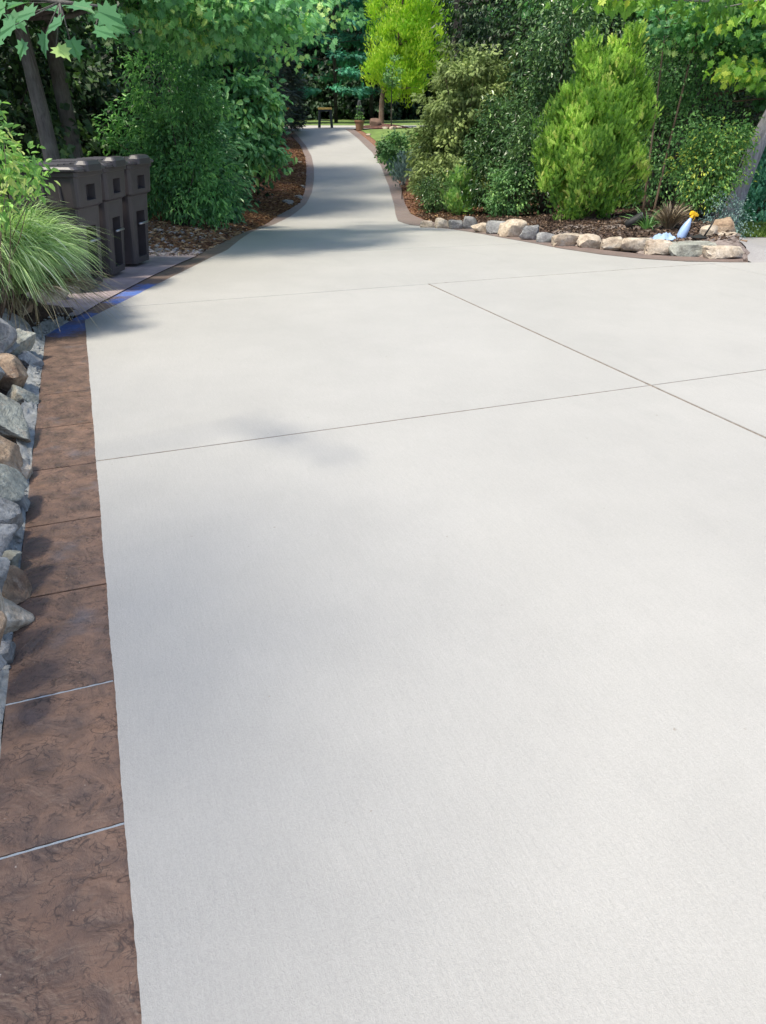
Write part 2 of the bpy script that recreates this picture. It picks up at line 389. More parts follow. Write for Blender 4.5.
# right band as a ribbon between the two outlines, matched point to point
def resample(px, n):
    p = np.array([gp(*q) for q in px]); d = np.concatenate([[0], np.cumsum(np.linalg.norm(np.diff(p, axis=0), axis=1))])
    s = np.linspace(0, d[-1], n); return np.stack([np.interp(s, d, p[:, 0]), np.interp(s, d, p[:, 1])], 1)
ri = resample(RI_px, 120); ro = resample(RO_px, 120)
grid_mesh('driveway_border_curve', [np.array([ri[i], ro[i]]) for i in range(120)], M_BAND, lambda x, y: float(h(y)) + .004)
# fill under the ribbon so no gap shows, extra concrete to the right of the bed
# caulk in the two nearest band joints
for u in (1.315, 1.845):
    mb = MB(); a = from_uv(u + .0, -.44); b = from_uv(u, -.152); n = 24
    P1 = [];
    for i in range(n + 1):
        t = i / n; x = a[0] + (b[0] - a[0]) * t; y = a[1] + (b[1] - a[1]) * t
        P1.append((x + .0004 * sin(i * 2.1), y - .001, -.006 + .0008 * sin(i * 1.7)))
    mb.tube(P1, .0036, 6)
    o = mb.build('joint_sealant', simple('grey_sealant', (.30, .34, .38), .5, bstr=0)); o['kind'] = 'structure'

def filler(name, a, b, rad, m, n=90):
    mb = MB(); P1 = []
    for i in range(n + 1):
        t = i / n; x = a[0] + (b[0] - a[0]) * t; y = a[1] + (b[1] - a[1]) * t
        P1.append((x + .0012 * R.normal(), y + .0012 * R.normal(), float(h(y)) - rad * .75 + .0006 * R.normal()))
    mb.tube(P1, rad * (1 + .12 * R.normal(size=n + 1)), 6); o = mb.build(name, m, smooth=True); o['kind'] = 'structure'
M_DIRT = simple('joint_dirt', (.19, .165, .14), .95, nscale=30, namp=.35, bstr=.5)
filler('joint_dirt', from_uv(-.5, 3.10), from_uv(6.93, 3.10), .0085, M_DIRT)
filler('joint_dirt', from_uv(3.52, -.14), from_uv(3.52, 9), .0038, M_DIRT)
filler('joint_dirt', from_uv(6.93, 3.1), from_uv(6.93, 6.6), .0040, M_DIRT)
gx = np.unique(np.concatenate([-np.geomspace(7, 160, 34), np.arange(-7, 9, .12), np.geomspace(9, 160, 34)]))
gy = np.unique(np.concatenate([np.arange(-30, -2, 2.), np.arange(-2, 20, .12), np.arange(20, 46, .3), np.geomspace(46, 260, 30)]))
X, Y = np.meshgrid(gx, gy); Z = g(X, Y)
n1, n2 = X.shape; idx = np.arange(n1 * n2).reshape(n1, n2)
Fq = np.stack([idx[:-1, :-1], idx[:-1, 1:], idx[1:, 1:], idx[1:, :-1]], -1).reshape(-1, 4)
mb = MB(); mb.add_many(np.stack([X, Y, Z], -1).reshape(-1, 3), np.full(len(Fq), 4), Fq.ravel(), np.full(len(Fq), .5))
o = mb.build('ground', M_GND, smooth=True); o['kind'] = 'structure'
def sheet(name, poly_rows, material, dz, kind='structure'):
    mb = MB(); n = len(poly_rows[0]); V = []
    for r in poly_rows:
        for (x, y) in r: V.append((x, y, float(g(x, y)) + dz))
    fs = [(i * n + k, i * n + k + 1, (i + 1) * n + k + 1, (i + 1) * n + k) for i in range(len(poly_rows) - 1) for k in range(n - 1)]
    o = mb.add(V, fs).build(name, material, smooth=True); o['kind'] = kind; return o
# pinkish slab under the bins
ysb = np.arange(6.2, 9.9, .15)
mb = MB(); V = [(float(L_out(y)) + .012 - t * 1.15, y, float(h(y)) + .007) for y in ysb for t in np.linspace(0, 1, 9)]
o = mb.add(V, [(i * 9 + k, i * 9 + k + 1, (i + 1) * 9 + k + 1, (i + 1) * 9 + k) for i in range(len(ysb) - 1) for k in range(8)]).build('bin_slab', M_PADPINK); o['kind'] = 'structure'
# mortar strip at the foot of the stone bank
yw = np.arange(.2, 6.1, .05)
mb = MB(); V = []
for y in yw:
    for k, t in enumerate(np.linspace(0, 1, 7)):
        x = float(L_out(y)) - .001 - t * (.085 + .02 * sin(y * 9))
        V.append((x, y + .01 * sin(k * 3 + y * 20), -.006 + t * .05 + (.008 * R.normal() if 0 < k else 0)))
fs = [(i * 7 + k, i * 7 + k + 1, (i + 1) * 7 + k + 1, (i + 1) * 7 + k) for i in range(len(yw) - 1) for k in range(6)]
o = mb.add(V, fs).build('mortar_strip', M_MORTAR, smooth=True); o['kind'] = 'structure'
# cross road past the end of the drive, grass verge, grey side path, side lawn
sheet('road', [[(x, y) for x in np.linspace(-60, 60, 90)] for y in np.linspace(END - .02, 43.5, 12)], simple('road_concrete', (.40, .385, .36), .9, nscale=3, namp=.1, bstr=.3), .055)
sheet('verge_grass', [[(x, y) for x in np.linspace(-60, 60, 60)] for y in np.linspace(43.5, 58, 16)], M_LAWN, .03)
sheet('side_path', [[(float(bedr(y)) + t * 4.5, y) for t in np.linspace(0, 1, 9)] for y in np.linspace(8.7, 11.6, 16)], M_PATH, .02)
sheet('side_lawn', [[(float(bedr(y)) + .1 + t * 6, y) for t in np.linspace(0, 1, 9)] for y in np.linspace(11.6, 15.5, 16)], M_LAWN, .03)
sheet('far_lawn', [[(float(R_out(y)) + .25 + t * 5, y) for t in np.linspace(0, 1, 9)] for y in np.linspace(30.5, END - .1, 16)], M_LAWN, .02)

# ------------------------------------------------------------------ leaves
def T_(verts, faces): return (np.array(verts, float), faces)
RHOMB = T_([(0, 0, 0), (.45, -.5, .14), (1, 0, -.1), (.45, .5, .14)], [(0, 1, 2), (0, 2, 3)])
OVAL = T_([(0, 0, 0), (.3, -.42, .1), (.7, -.36, .05), (1, 0, -.15), (.7, .36, .05), (.3, .42, .1)], [(0, 1, 2, 3), (0, 3, 4, 5)])
_h = [(0, .03), (-.10, .34), (.10, .30), (.13, .62), (.33, .42), (.52, .62), (.55, .30), (.72, .26), (.74, .12), (1., 0)]
MAPLE = T_([(0, 0, 0)] + [(a, -b, .12 * b) for a, b in _h[:-1]] + [(1, 0, -.12)] + [(a, b, .12 * b) for a, b in _h[:-1]][::-1],
           [tuple([0] + list(range(1, 11))), tuple([0] + list(range(10, 20)))])
_f = []; _ff = []
for k, (s0, l, ang) in enumerate([(0, 1, 0), (.15, .55, .6), (.15, .55, -.6), (.4, .5, .5), (.4, .5, -.5), (.65, .36, .45), (.65, .36, -.45)]):
    b = len(_f); e = (s0 + l * cos(ang), l * sin(ang)); n_ = (-sin(ang) * .07, cos(ang) * .07)
    mxy = (s0 + l * .5 * cos(ang), l * .5 * sin(ang))
    _f += [(s0, 0, 0), (mxy[0] + n_[0], mxy[1] + n_[1], .04), (e[0], e[1], -.06), (mxy[0] - n_[0], mxy[1] - n_[1], .04)]; _ff.append((b, b + 1, b + 2, b + 3))
SPRAY = T_(_f, _ff)
def nrm(a): return a / (np.linalg.norm(a, axis=-1, keepdims=True) + 1e-9)
def put_leaves(mb, P, T, N, size, tmpl, v, asp=1.0):
    tv, tf = tmpl; n = len(P); k = len(tv)
    T = nrm(T); B = nrm(np.cross(N, T)); N = np.cross(T, B)
    size = np.broadcast_to(size, (n,))[:, None, None]
    Vv = P[:, None, :] + size * (tv[None, :, 0, None] * T[:, None, :] + asp * tv[None, :, 1, None] * B[:, None, :] + tv[None, :, 2, None] * N[:, None, :])
    fl = np.concatenate([np.array(f) for f in tf]); ln = np.array([len(f) for f in tf])
    loops = (np.arange(n)[:, None] * k + fl[None]).ravel()
    mb.add_many(Vv.reshape(-1, 3), np.tile(ln, n), loops, np.repeat(np.clip(v, 0, 1), len(tf)))
def rdir(n, up=0.):
    d = nrm(R.normal(size=(n, 3))); d[:, 2] += up; return nrm(d)
def crown(mb, blobs, leaf, tmpl, per=40, clump=.22, asp=1., flat=.55, mode='broad', shell=.55, vbase=.46, dens=1.):
    """blobs: (cx,cy,cz, rx,ry,rz, n_clumps). Leaves sit in clumps spread through each blob, thicker towards the outside."""
    cs = []
    for (cx, cy, cz, rx, ry, rz, n) in blobs:
        n = int(n * dens); d = rdir(n); rr = (shell + (1 - shell) * R.random(n) ** .5) * (1 + .14 * R.normal(size=n))
        rr = np.where(R.random(n) < .22, R.random(n) ** .4 * .85, rr)
        c = np.array([cx, cy, cz]) + d * rr[:, None] * np.array([rx, ry, rz]); cs.append(np.concatenate([c, d], 1))
    cs = np.concatenate(cs); n = len(cs)
    cv = R.random(n); cr = clump * (.6 + .8 * R.random(n))
    k = np.repeat(np.arange(n), per); m = len(k)
    off = rdir(m) * (R.random(m) ** .45)[:, None] * cr[k][:, None]; off[:, 2] *= flat
    P = cs[k, :3] + off; out = cs[k, 3:]
    if mode == 'broad':
        N = nrm(out * .55 + np.array([0, 0, .5]) + R.normal(size=(m, 3)) * .5); T = nrm(out * .55 + off / clump * .7 + R.normal(size=(m, 3)) * .55 - np.array([0, 0, .6]))
    elif mode == 'up':
        T = nrm(out * .45 + np.array([0, 0, 1.0]) + R.normal(size=(m, 3)) * .38); N = nrm(out + R.normal(size=(m, 3)) * .6)
    elif mode == 'droop':
        T = nrm(out * .9 + R.normal(size=(m, 3)) * .35 - np.array([0, 0, .25])); N = nrm(np.array([0, 0, 1.]) + R.normal(size=(m, 3)) * .4)
    else:
        T = rdir(m); N = rdir(m)
    v = np.clip(vbase + (cv[k] - .5) * .85 + R.normal(size=m) * .18, 0, 1)
    put_leaves(mb, P, T, N, leaf * (.65 + .6 * R.random(m)), tmpl, v, asp)
    return cs[:, :3]
def limb(mb, a, b, r0, r1, bend=.12, seg=7, n=6):
    a = np.array(a, float); b = np.array(b, float); L = np.linalg.norm(b - a); p = []
    k = R.normal(size=3) * bend * L * .5; k[2] = abs(k[2]) * .6
    for t in np.linspace(0, 1, n): p.append(a + (b - a) * t + k * sin(pi * t) + (R.normal(size=3) * .02 * L if 0 < t < 1 else 0))
    mb.tube(p, np.linspace(r0, r1, n), seg, cap=True, wob=.06); return p
def plant(name, label, cat, base, blobs, leaf, tmpl, lm, bark, group=None, trunk=None, nlimb=10, stem_r=.02, part='foliage', tname='trunk', **kw):
    """blobs are relative to the plant's base"""
    e = empty(name, base, label, cat, group)
    mb = MB(); cs = crown(mb, blobs, leaf, tmpl, **kw); mb.build(part, lm, e)
    tb = MB()
    if trunk:
        pts, r0, r1 = trunk; pts = np.array(pts, float)
        n = 12; s = np.linspace(0, len(pts) - 1, n); P = np.stack([np.interp(s, np.arange(len(pts)), pts[:, i]) for i in range(3)], 1)
        rr = np.linspace(r0, r1, n); rr[0] *= 1.25
        tb.tube(P, rr, 12, wob=.05)
        starts = P[n // 3:]
    else: starts = np.array([[0, 0, 0.]])
    idx = R.choice(len(cs), min(nlimb, len(cs)), replace=False)
    for i in idx:
        s = starts[R.integers(len(starts))]
        if trunk: cand = starts[starts[:, 2] < cs[i, 2] + .1]; s = cand[-1] if len(cand) else starts[0]
        limb(tb, s + R.normal(size=3) * (.0 if trunk else .04) * np.array([1, 1, 0]) - (0 if trunk else np.array([0, 0, .05])), cs[i], stem_r * (1.3 if trunk else 1), stem_r * .25)
    tb.build(tname, bark, e, smooth=True)
    return e
def gb(px, Y, dz=0):
    """ground point under photo column px at distance Y"""
    fw = ray(px, 200)[1]; x = (px - 383) / fw * Y
    return (x, Y, float(g(x, Y)) + dz)

G_MAPLE = leafmat('maple_leaves', (0.086, 0.248, 0.111), (0.248, 0.554, 0.218), (0.582, 0.750, 0.290), trans=.42)
G_SUNNY = leafmat('sunlit_tree_leaves', (0.088, 0.228, 0.052), (0.280, 0.525, 0.088), (0.595, 0.700, 0.123), trans=.42)  # yellow-green of sun through the leaves is put into their colour
G_DARK = leafmat('dark_glossy_leaves', (0.031, 0.081, 0.031), (0.100, 0.202, 0.069), (0.222, 0.363, 0.120), rough=.32, trans=.15)
G_MID = leafmat('mid_green_leaves', (0.068, 0.182, 0.068), (0.194, 0.387, 0.137), (0.364, 0.615, 0.205))
G_LIGHT = leafmat('bright_shrub_leaves', (0.123, 0.280, 0.088), (0.333, 0.595, 0.158), (0.630, 0.700, 0.280), trans=.35)
G_THUJA = leafmat('arborvitae_sprays', (0.090, 0.230, 0.030), (0.460, 0.740, 0.120), (0.720, 0.780, 0.220), rough=.6, trans=.3)
G_GOLD = leafmat('golden_cypress_sprays', (0.243, 0.522, 0.028), (0.560, 0.750, 0.052), (0.585, 0.750, 0.130), rough=.6, trans=.35)
G_OLIVE = leafmat('olive_cypress_sprays', (0.111, 0.164, 0.047), (0.261, 0.356, 0.115), (0.472, 0.564, 0.230), rough=.65, trans=.2)
G_PINE = leafmat('blue_green_boughs', (0.032, 0.171, 0.111), (0.091, 0.420, 0.249), (0.210, 0.682, 0.395), rough=.6, trans=.15)
G_SPRUCE = leafmat('near_black_needles', (0.016, 0.032, 0.026), (0.045, 0.077, 0.054), (0.096, 0.144, 0.096), rough=.6, trans=.1)
G_BLUE = leafmat('blue_juniper_needles', (0.079, 0.149, 0.149), (0.193, 0.298, 0.298), (0.350, 0.473, 0.455), rough=.6, trans=.12)
G_WOOD = leafmat('deep_wood_leaves', (0.011, 0.030, 0.016), (0.033, 0.082, 0.035), (0.082, 0.177, 0.068), rough=.6, trans=.2)  # low leaf colour stands in for the wood's understory shade

G_DEEP = leafmat('deep_shade_leaves', (.010, .030, .012), (.035, .085, .030), (.11, .20, .06), rough=.5, trans=.2)  # shade in the gaps behind the shrubs put into darker leaf colours
# ---------------- woods beyond the road: four crown shapes, shared by the copies
woods = []
def wood_proto(seed, tall):
    global R
    R = np.random.default_rng(seed)
    lb = 'dense dark broadleaf tree in the wood beyond the road'
    bl = [(0, 0, tall * .55, 3.0, 2.6, tall * .42, 75), (1.3, -.4, tall * .36, 2.2, 1.8, 2.2, 36), (-1.4, .2, tall * .32, 2.1, 1.8, 2.0, 36), (.2, -.6, 1.7, 2.6, 1.8, 1.7, 60)]
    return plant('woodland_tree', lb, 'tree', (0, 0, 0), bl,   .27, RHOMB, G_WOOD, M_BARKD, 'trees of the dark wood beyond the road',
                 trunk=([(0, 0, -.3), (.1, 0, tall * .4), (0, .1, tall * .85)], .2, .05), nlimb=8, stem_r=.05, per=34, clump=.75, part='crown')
mb = MB(); R = np.random.default_rng(3)
crown(mb, [(x, 59 + R.normal() * 1.5 + (0 if k % 2 else 16), float(g(x, 59)) + 1.2 + (k % 2 == 0) * 3.5, 2.4, 2, 2.0 + (k % 2 == 0) * 3.5, 60 + 70 * (k % 2 == 0)) for k, x in enumerate(np.arange(-26, 27, 1.1))], .30, RHOMB, per=26, clump=.8)
o = mb.build('undergrowth', G_WOOD); o['kind'] = 'stuff'
protos = [wood_proto(s, t) for s, t in ((11, 12), (12, 10), (13, 13.5))]
def copy_tree(src, loc, rz, sc=1., label=None):
    r = src.copy(); C.objects.link(r); r.location = loc; r.rotation_euler = (0, 0, rz); r.scale = (sc, sc, sc)
    for ch in list(src.children):
        c = ch.copy(); C.objects.link(c); c.parent = r
    if label: r['label'] = label
    return r
R = np.random.default_rng(21)
spots = []
for row, (Y0, step) in enumerate([(60, 4.0), (66, 4.2), (73, 4.6)]):
    for x in np.arange(-23 - row * 2, 24 + row * 2, step):
        spots.append((x + R.normal() * .7, Y0 + R.normal() * 1.2))
for (x, y) in [(-14, 40), (-17, 46), (-11.5, 45.5), (-19, 36), (-8.5, 47.5), (17, 40), (14, 47), (20, 45), (12, 36), (15, 32), (9.5, 41), (-13, 33), (-12, 27), (12.5, 27), (15, 22), (-11, 21), (11.5, 19.5)]:
    spots.append((x, y))
for i, (x, y) in enumerate(spots):
    loc = (x, y, float(g(x, y))); a = R.random() * 6.28; s = .85 + .3 * R.random()
    if i < 3: o = protos[i]; o.location = loc; o.rotation_euler = (0, 0, a); o.scale = (s, s, s)
    else:
        o = copy_tree(protos[i % 3], loc, a, s)
    if y < 50: o['label'] = 'dense dark broadleaf tree standing back from the drive behind the shrubs'; o['group'] = 'trees standing back behind the shrubs'
R = np.random.default_rng(5)

# ---------------- trees beside the upper drive
def conifer(name, label, base, H, rad, lm, leaf, n, per, bark, clump=.4, z0=.1, mode='droop', flat=.3, group=None, cat='conifer', asp=.5, layered=0, tmpl=SPRAY, part='crown', vbase=.35, trunk_r=.12):
    e = empty(name, base, label, cat, group)
    t = R.random(n); z = z0 + (H - z0) * t ** 1.15
    if layered: z = np.round(z / layered) * layered + R.normal(size=n) * .06
    rr = rad * (1 - ((z - z0) / (H - z0)).clip(0, 1) ** 1.3 * .93) * (.45 + .6 * R.random(n) ** .6); a = R.random(n) * 2 * pi
    out = np.stack([np.cos(a), np.sin(a), np.zeros(n)], 1); c = out * rr[:, None]; c[:, 2] = z
    cv = R.random(n); k = np.repeat(np.arange(n), per); m = len(k)
    off = rdir(m) * (R.random(m) ** .5)[:, None] * clump; off[:, 2] *= flat
    P = c[k] + off
    if mode == 'droop': T = out[k] + R.normal(size=(m, 3)) * .35 - np.array([0, 0, .15]); N = np.array([0, 0, 1.]) + R.normal(size=(m, 3)) * .35
    else: T = out[k] * .4 + np.array([0, 0, 1.]) + R.normal(size=(m, 3)) * .35; N = out[k] + R.normal(size=(m, 3)) * .5
    mb = MB(); put_leaves(mb, P, T, nrm(N), leaf * (.6 + .7 * R.random(m)), tmpl, np.clip(vbase + (cv[k] - .5) * .5 + R.normal(size=m) * .15, 0, 1), asp)
    mb.build(part, lm, e)
    tb = MB(); tb.tube([(0, 0, -.2), (.02, 0, H * .5), (0, 0, H * .97)], [trunk_r, trunk_r * .6, .01], 8, wob=.05)
    for i in range(0, n, max(1, n // 24)): tb.tube([(0, 0, max(.1, c[i, 2] - .15)), c[i]], [.02, .006], 5)
    tb.build('trunk', bark, e, smooth=True); return e
conifer('fir_tree', 'tall blue-green conifer with layered boughs beyond the end of the drive', gb(338, 50), 11, 3.1, G_PINE, .42, 150, 46, M_BARKD, clump=.75, z0=1.6, layered=.85, asp=.6, flat=.2)
conifer('fir_tree', 'blue-green conifer partly behind the golden cypress, right of the end of the drive', gb(372, 52), 10, 2.7, G_PINE, .42, 110, 40, M_BARKD, clump=.75, z0=2.2, layered=.9, asp=.6, flat=.2)
conifer('spruce_tree', 'near-black narrow conifer left of the top of the drive', gb(283, 36), 8.5, 1.05, G_SPRUCE, .28, 230, 36, M_BARKD, clump=.4, z0=.25, asp=.6, flat=.8)
conifer('spruce_tree', 'second near-black conifer further left, behind the light green shrub', gb(258, 33), 8.5, 1.6, G_SPRUCE, .28, 230, 36, M_BARKD, clump=.45, z0=.25, asp=.6, flat=.8)

# golden cypress with bare trunk
b = gb(381, 40)
plant('golden_cypress', 'yellow-green feathery cypress with a bare trunk by the top of the drive', 'tree', b,
      [(.9, 0, 1.9, 1.2, 1.0, .7, 50), (1.0, 0, 3.2, 1.7, 1.3, 1.5, 110), (1.2, 0, 4.9, 1.7, 1.4, 1.5, 90), (.3, 0, 2.4, .9, .9, .9, 26), (2.2, 0, 3.6, 1.0, 1.0, 1.6, 40), (1.2, 0, 6.3, 1.2, 1.1, 1.3, 40)],
      .19, SPRAY, G_GOLD, M_BARKB, trunk=([(0, 0, -.1), (.05, 0, 1.4), (.8, 0, 3.5), (1.1, 0, 6)], .14, .03), nlimb=12, stem_r=.03, per=70, clump=.36, asp=.6, flat=1.1, mode='up', part='crown', vbase=.5)
# slim sapling beside it
b = gb(391, 38)
plant('sapling', 'slim dark stem sapling just right of the golden cypress trunk', 'tree', b, [(0, 0, 2.2, .5, .5, .6, 14)], .1, RHOMB, G_MID, M_BARKD, trunk=([(0, 0, 0), (0, 0, 1.3), (.05, 0, 2.4)], .03, .015), nlimb=4, stem_r=.01, per=30, clump=.25, part='crown')
# dark trunk between golden cypress and olive cypress
b = gb(452, 30)
plant('tall_tree', 'tall tree with a dark straight trunk between the golden and the olive cypress', 'tree', b,
      [(0, 0, 9, 3.2, 3, 2.2, 50), (2.6, -.5, 5.2, 1.6, 1.5, 1.1, 26), (4.5, -1, 5.6, 1.6, 1.5, 1.3, 26)], .2, RHOMB, G_MAPLE, M_BARKD, trunk=([(0, 0, -.1), (-.05, 0, 3), (.1, 0, 8.5)], .27, .16), nlimb=9, stem_r=.06, per=40, clump=.7, part='crown')

# ---------------- left side of the drive
# bushy broad shrub at the bend
b = gb(243, 18.6)
plant('rhododendron', 'light green broadleaf shrub overhanging the red mulch at the bend', 'shrub', b,
      [(.1, 0, 1.9, 1.0, .9, .75, 60), (-.5, .3, 2.6, 1.1, 1, .8, 50), (.25, -.2, 1.25, .75, .7, .5, 40), (-.9, .2, 1.3, .9, .8, .8, 36), (-.2, .2, 3.6, 1.0, .9, .7, 34)],
      .17, OVAL, leafmat('rhododendron_leaves', (0.071, 0.206, 0.097), (0.218, 0.506, 0.206), (0.460, 0.750, 0.290), rough=.4), M_BARKD, nlimb=16, stem_r=.035, trunk=([(-.15, -.2, -.1), (-.2, -.1, .8), (-.1, 0, 2)], .09, .04), per=30, clump=.34, asp=.62, part='foliage')
b = gb(178, 12.3)
plant('hedge_shrub', 'dense mid green willow-leaved shrub right of the three wheeled bins', 'shrub', b,
      [(0, .2, .9, .75, .7, .75, 90), (.35, 0, .55, .55, .5, .5, 60), (-.5, .4, 1.0, .7, .6, .85, 60), (.1, .3, 1.75, .7, .6, .6, 60)],
      .085, OVAL, leafmat('willow_leaved_shrub', (0.074, 0.206, 0.085), (0.185, 0.427, 0.154), (0.406, 0.736, 0.259), rough=.4), M_BARKD, nlimb=16, stem_r=.02, per=46, clump=.2, asp=.42, flat=.9)
b = gb(222, 14.2)
plant('hedge_shrub', 'drooping blue-green leaved shrub at the edge of the gravelly mulch', 'shrub', b,
      [(-.2, .1, .8, .55, .55, .7, 60), (-.5, .3, 1.5, .7, .6, .8, 60), (.0, .1, .35, .3, .35, .3, 24)],
      .13, OVAL, leafmat('drooping_shrub_leaves', (0.051, 0.160, 0.093), (0.151, 0.352, 0.184), (0.376, 0.615, 0.348), rough=.35), M_BARKD, nlimb=12, stem_r=.02, per=34, clump=.24, asp=.36, flat=.9, mode='droop')
# maples behind the bins
b = at(53, 150, 9.9); b = (b[0], b[1], float(g(b[0], b[1])))
bl = [(1.6, -.3, 2.7, 1.0, 1.0, .38, 60), (1.0, -.2, 3.2, 1.3, 1.3, .45, 70), (2.2, .6, 2.55, .95, 1.0, .45, 60), (.2, -.4, 3.0, 1.2, 1.1, .45, 60), (-1.0, 0, 3.0, 1.2, 1.2, .6, 50), (1.2, .3, 4.0, 1.7, 1.7, .6, 24), (0, 0, 5.2, 1.6, 1.6, .7, 12)]
plant('maple_tree', 'maple with a grey trunk right behind the nearest wheeled bin', 'tree', b, bl, .082, MAPLE, G_MAPLE, M_BARK,
      trunk=([(0, 0, -.2), (-.03, 0, 1.2), (-.12, .0, 2.6), (-.2, 0, 6)], .115, .05), nlimb=22, stem_r=.028, per=48, clump=.34, flat=.4, asp=.9, part='crown')
b = at(77, 150, 11.2); b = (b[0], b[1], float(g(b[0], b[1])))
bl = [(1.7, .6, 3.2, 1.2, 1.1, .55, 70), (2.8, 1.2, 3.1, 1.1, 1.2, .6, 30), (1.0, .5, 4.0, 1.8, 1.6, .7, 36), (.1, 0, 3.2, 1.2, 1.2, .5, 50), (.2, .4, 5.4, 1.8, 1.8, .8, 16), (3.1, 2.6, 3.4, 1.4, 1.6, .9, 34)]
plant('maple_tree', 'maple with a darker trunk standing behind and between the first two bins', 'tree', b, bl, .086, MAPLE, G_MAPLE, M_BARK,
      trunk=([(0, 0, -.2), (-.05, 0, 1.3), (-.15, .1, 2.8), (-.1, .2, 6.5)], .125, .06), nlimb=22, stem_r=.03, per=46, clump=.38, flat=.45, asp=.9, part='crown')
plant('oak_tree', 'tall tree rising out of the frame on the left bank, shading the upper drive', 'tree', (-5.7, 18.2, float(g(-5.7, 18.2))),
      [(.8, -1.5, 7.0, 2.0, 1.8, 1.0, 24), (1.2, 1.2, 7.6, 2.2, 2.3, 1.0, 42), (.6, 3.6, 7.2, 2.2, 2.2, 1.0, 36), (2.4, 5.0, 7.4, 1.6, 2.0, 1.0, 18)], .2, MAPLE, G_MAPLE, M_BARK,
      trunk=([(0, 0, -.2), (0, 0, 3), (.3, .6, 7)], .2, .09), nlimb=18, stem_r=.05, per=26, clump=.6, flat=.5, part='crown')
# deep background on the left
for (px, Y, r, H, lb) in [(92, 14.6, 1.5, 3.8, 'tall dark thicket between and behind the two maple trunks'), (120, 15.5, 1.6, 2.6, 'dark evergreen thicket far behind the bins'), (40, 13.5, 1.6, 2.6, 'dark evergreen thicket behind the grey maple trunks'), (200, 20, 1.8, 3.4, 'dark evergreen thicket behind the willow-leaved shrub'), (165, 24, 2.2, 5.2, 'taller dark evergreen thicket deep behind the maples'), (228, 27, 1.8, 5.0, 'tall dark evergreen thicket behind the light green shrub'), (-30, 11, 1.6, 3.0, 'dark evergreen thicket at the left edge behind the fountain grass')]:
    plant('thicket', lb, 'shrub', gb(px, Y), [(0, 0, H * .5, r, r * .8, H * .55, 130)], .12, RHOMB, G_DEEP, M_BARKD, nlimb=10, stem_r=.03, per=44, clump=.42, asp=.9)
for (px, Y, H, lb) in [(150, 19, 8, 'tall leafy tree rising behind the maples'), (215, 25, 9, 'tall leafy tree rising behind the light green shrub'), (70, 17, 8, 'tall leafy tree at the back left, above the bins')]:
    plant('tall_tree', lb, 'tree', gb(px, Y), [(0, 0, H * .35, 2.0, 1.8, H * .22, 90), (.3, -.2, H * .62, 2.3, 2.1, H * .24, 100), (.6, 0, H * .85, 1.6, 1.6, H * .15, 50)], .15, RHOMB, G_MAPLE, M_BARK,
          trunk=([(0, 0, -.2), (0, 0, H * .4), (.2, 0, H * .9)], .13, .04), nlimb=14, stem_r=.04, per=40, clump=.5, flat=.5, part='crown')
# off-frame maple whose near branch hangs into the top left corner and which shades the border
e = empty('shade_maple', (-4.3, 1.6, float(g(-4.3, 1.6))), 'large-leaved maple whose near branch hangs into the top left corner', 'tree')
mb = MB(); crown(mb, [(.25, -2.5, 6.8, 1.05, 1.8, .8, 60), (-1.1, 0, 5.8, .9, 1.9, .7, 36)], .13, MAPLE, per=18, clump=.5, flat=.4, asp=.9)
B0 = np.array(e.location)
near = []
for (px, py, Y, sz, ang, v) in [(98, 12, 2.75, .125, .35, .55), (95, 30, 2.7, .10, .8, .75), (62, 22, 2.9, .12, 2.6, .3), (35, 12, 3.0, .13, 2.2, .35), (15, 25, 3.0, .13, 2.9, .3), (72, 5, 2.8, .12, 1.2, .5), (45, 34, 3.0, .11, -1.9, .25), (70, 40, 3.0, .10, -1.2, .4), (56, 47, 2.9, .09, -.4, .95), (50, 8, 3.1, .12, 1.4, .4), (25, 3, 3.1, .12, 1.7, .45), (5, 8, 3.1, .12, 2.5, .6), (0, 35, 3.2, .12, -2.5, .35), (25, 42, 3.3, .10, -2.2, .25), (108, 24, 2.8, .10, .5, .5), (10, 14, 3.3, .12, -.6, .3)]:
    p = np.array(at(px, py, Y)) - B0; near.append((p, sz, ang, v))
P = np.array([n[0] for n in near]); TT = np.array([(cos(n[2]), .25 * sin(n[2] * 3), -.55 + .5 * sin(n[2])) for n in near])
NN = np.array([(.1 * cos(n[2]) + .1, -.62, .75) for n in near]) + R.normal(size=(len(near), 3)) * .18
put_leaves(mb, P, TT, NN, np.array([n[1] * .70 for n in near]), MAPLE, np.array([n[3] * (.36 if n[3] < .9 else 1) for n in near]), .95)
mb.build('crown', G_MAPLE, e)
tb = MB(); tb.tube([(0, 0, -.3), (.05, .1, 2), (-.1, .1, 4.5), (-.3, .2, 7.5)], [.2, .16, .12, .04], 12, wob=.05)
twig = [np.array([0, .1, 1.9]), np.array([1.2, .6, 1.75]), np.array(at(-10, -8, 3.2)) - B0, np.array(at(60, 2, 3.0)) - B0, np.array(at(100, 6, 2.9)) - B0]
tb.tube(twig, [.05, .03, .012, .007, .003], 6)
for n in near: 
    j = min(range(2, 5), key=lambda q: np.linalg.norm(twig[q] - n[0])); tb.tube([twig[j], n[0]], [.003, .0015], 4)
for (x, y, z) in [(-1, -1.5, 6.5), (.3, -2.4, 6.8), (-1.1, 0, 5.6), (-1.4, -3, 6.6)]: limb(tb, (-.1, .1, 4.5), (x, y, z), .07, .015)
tb.build('trunk', M_BARK, e, smooth=True)

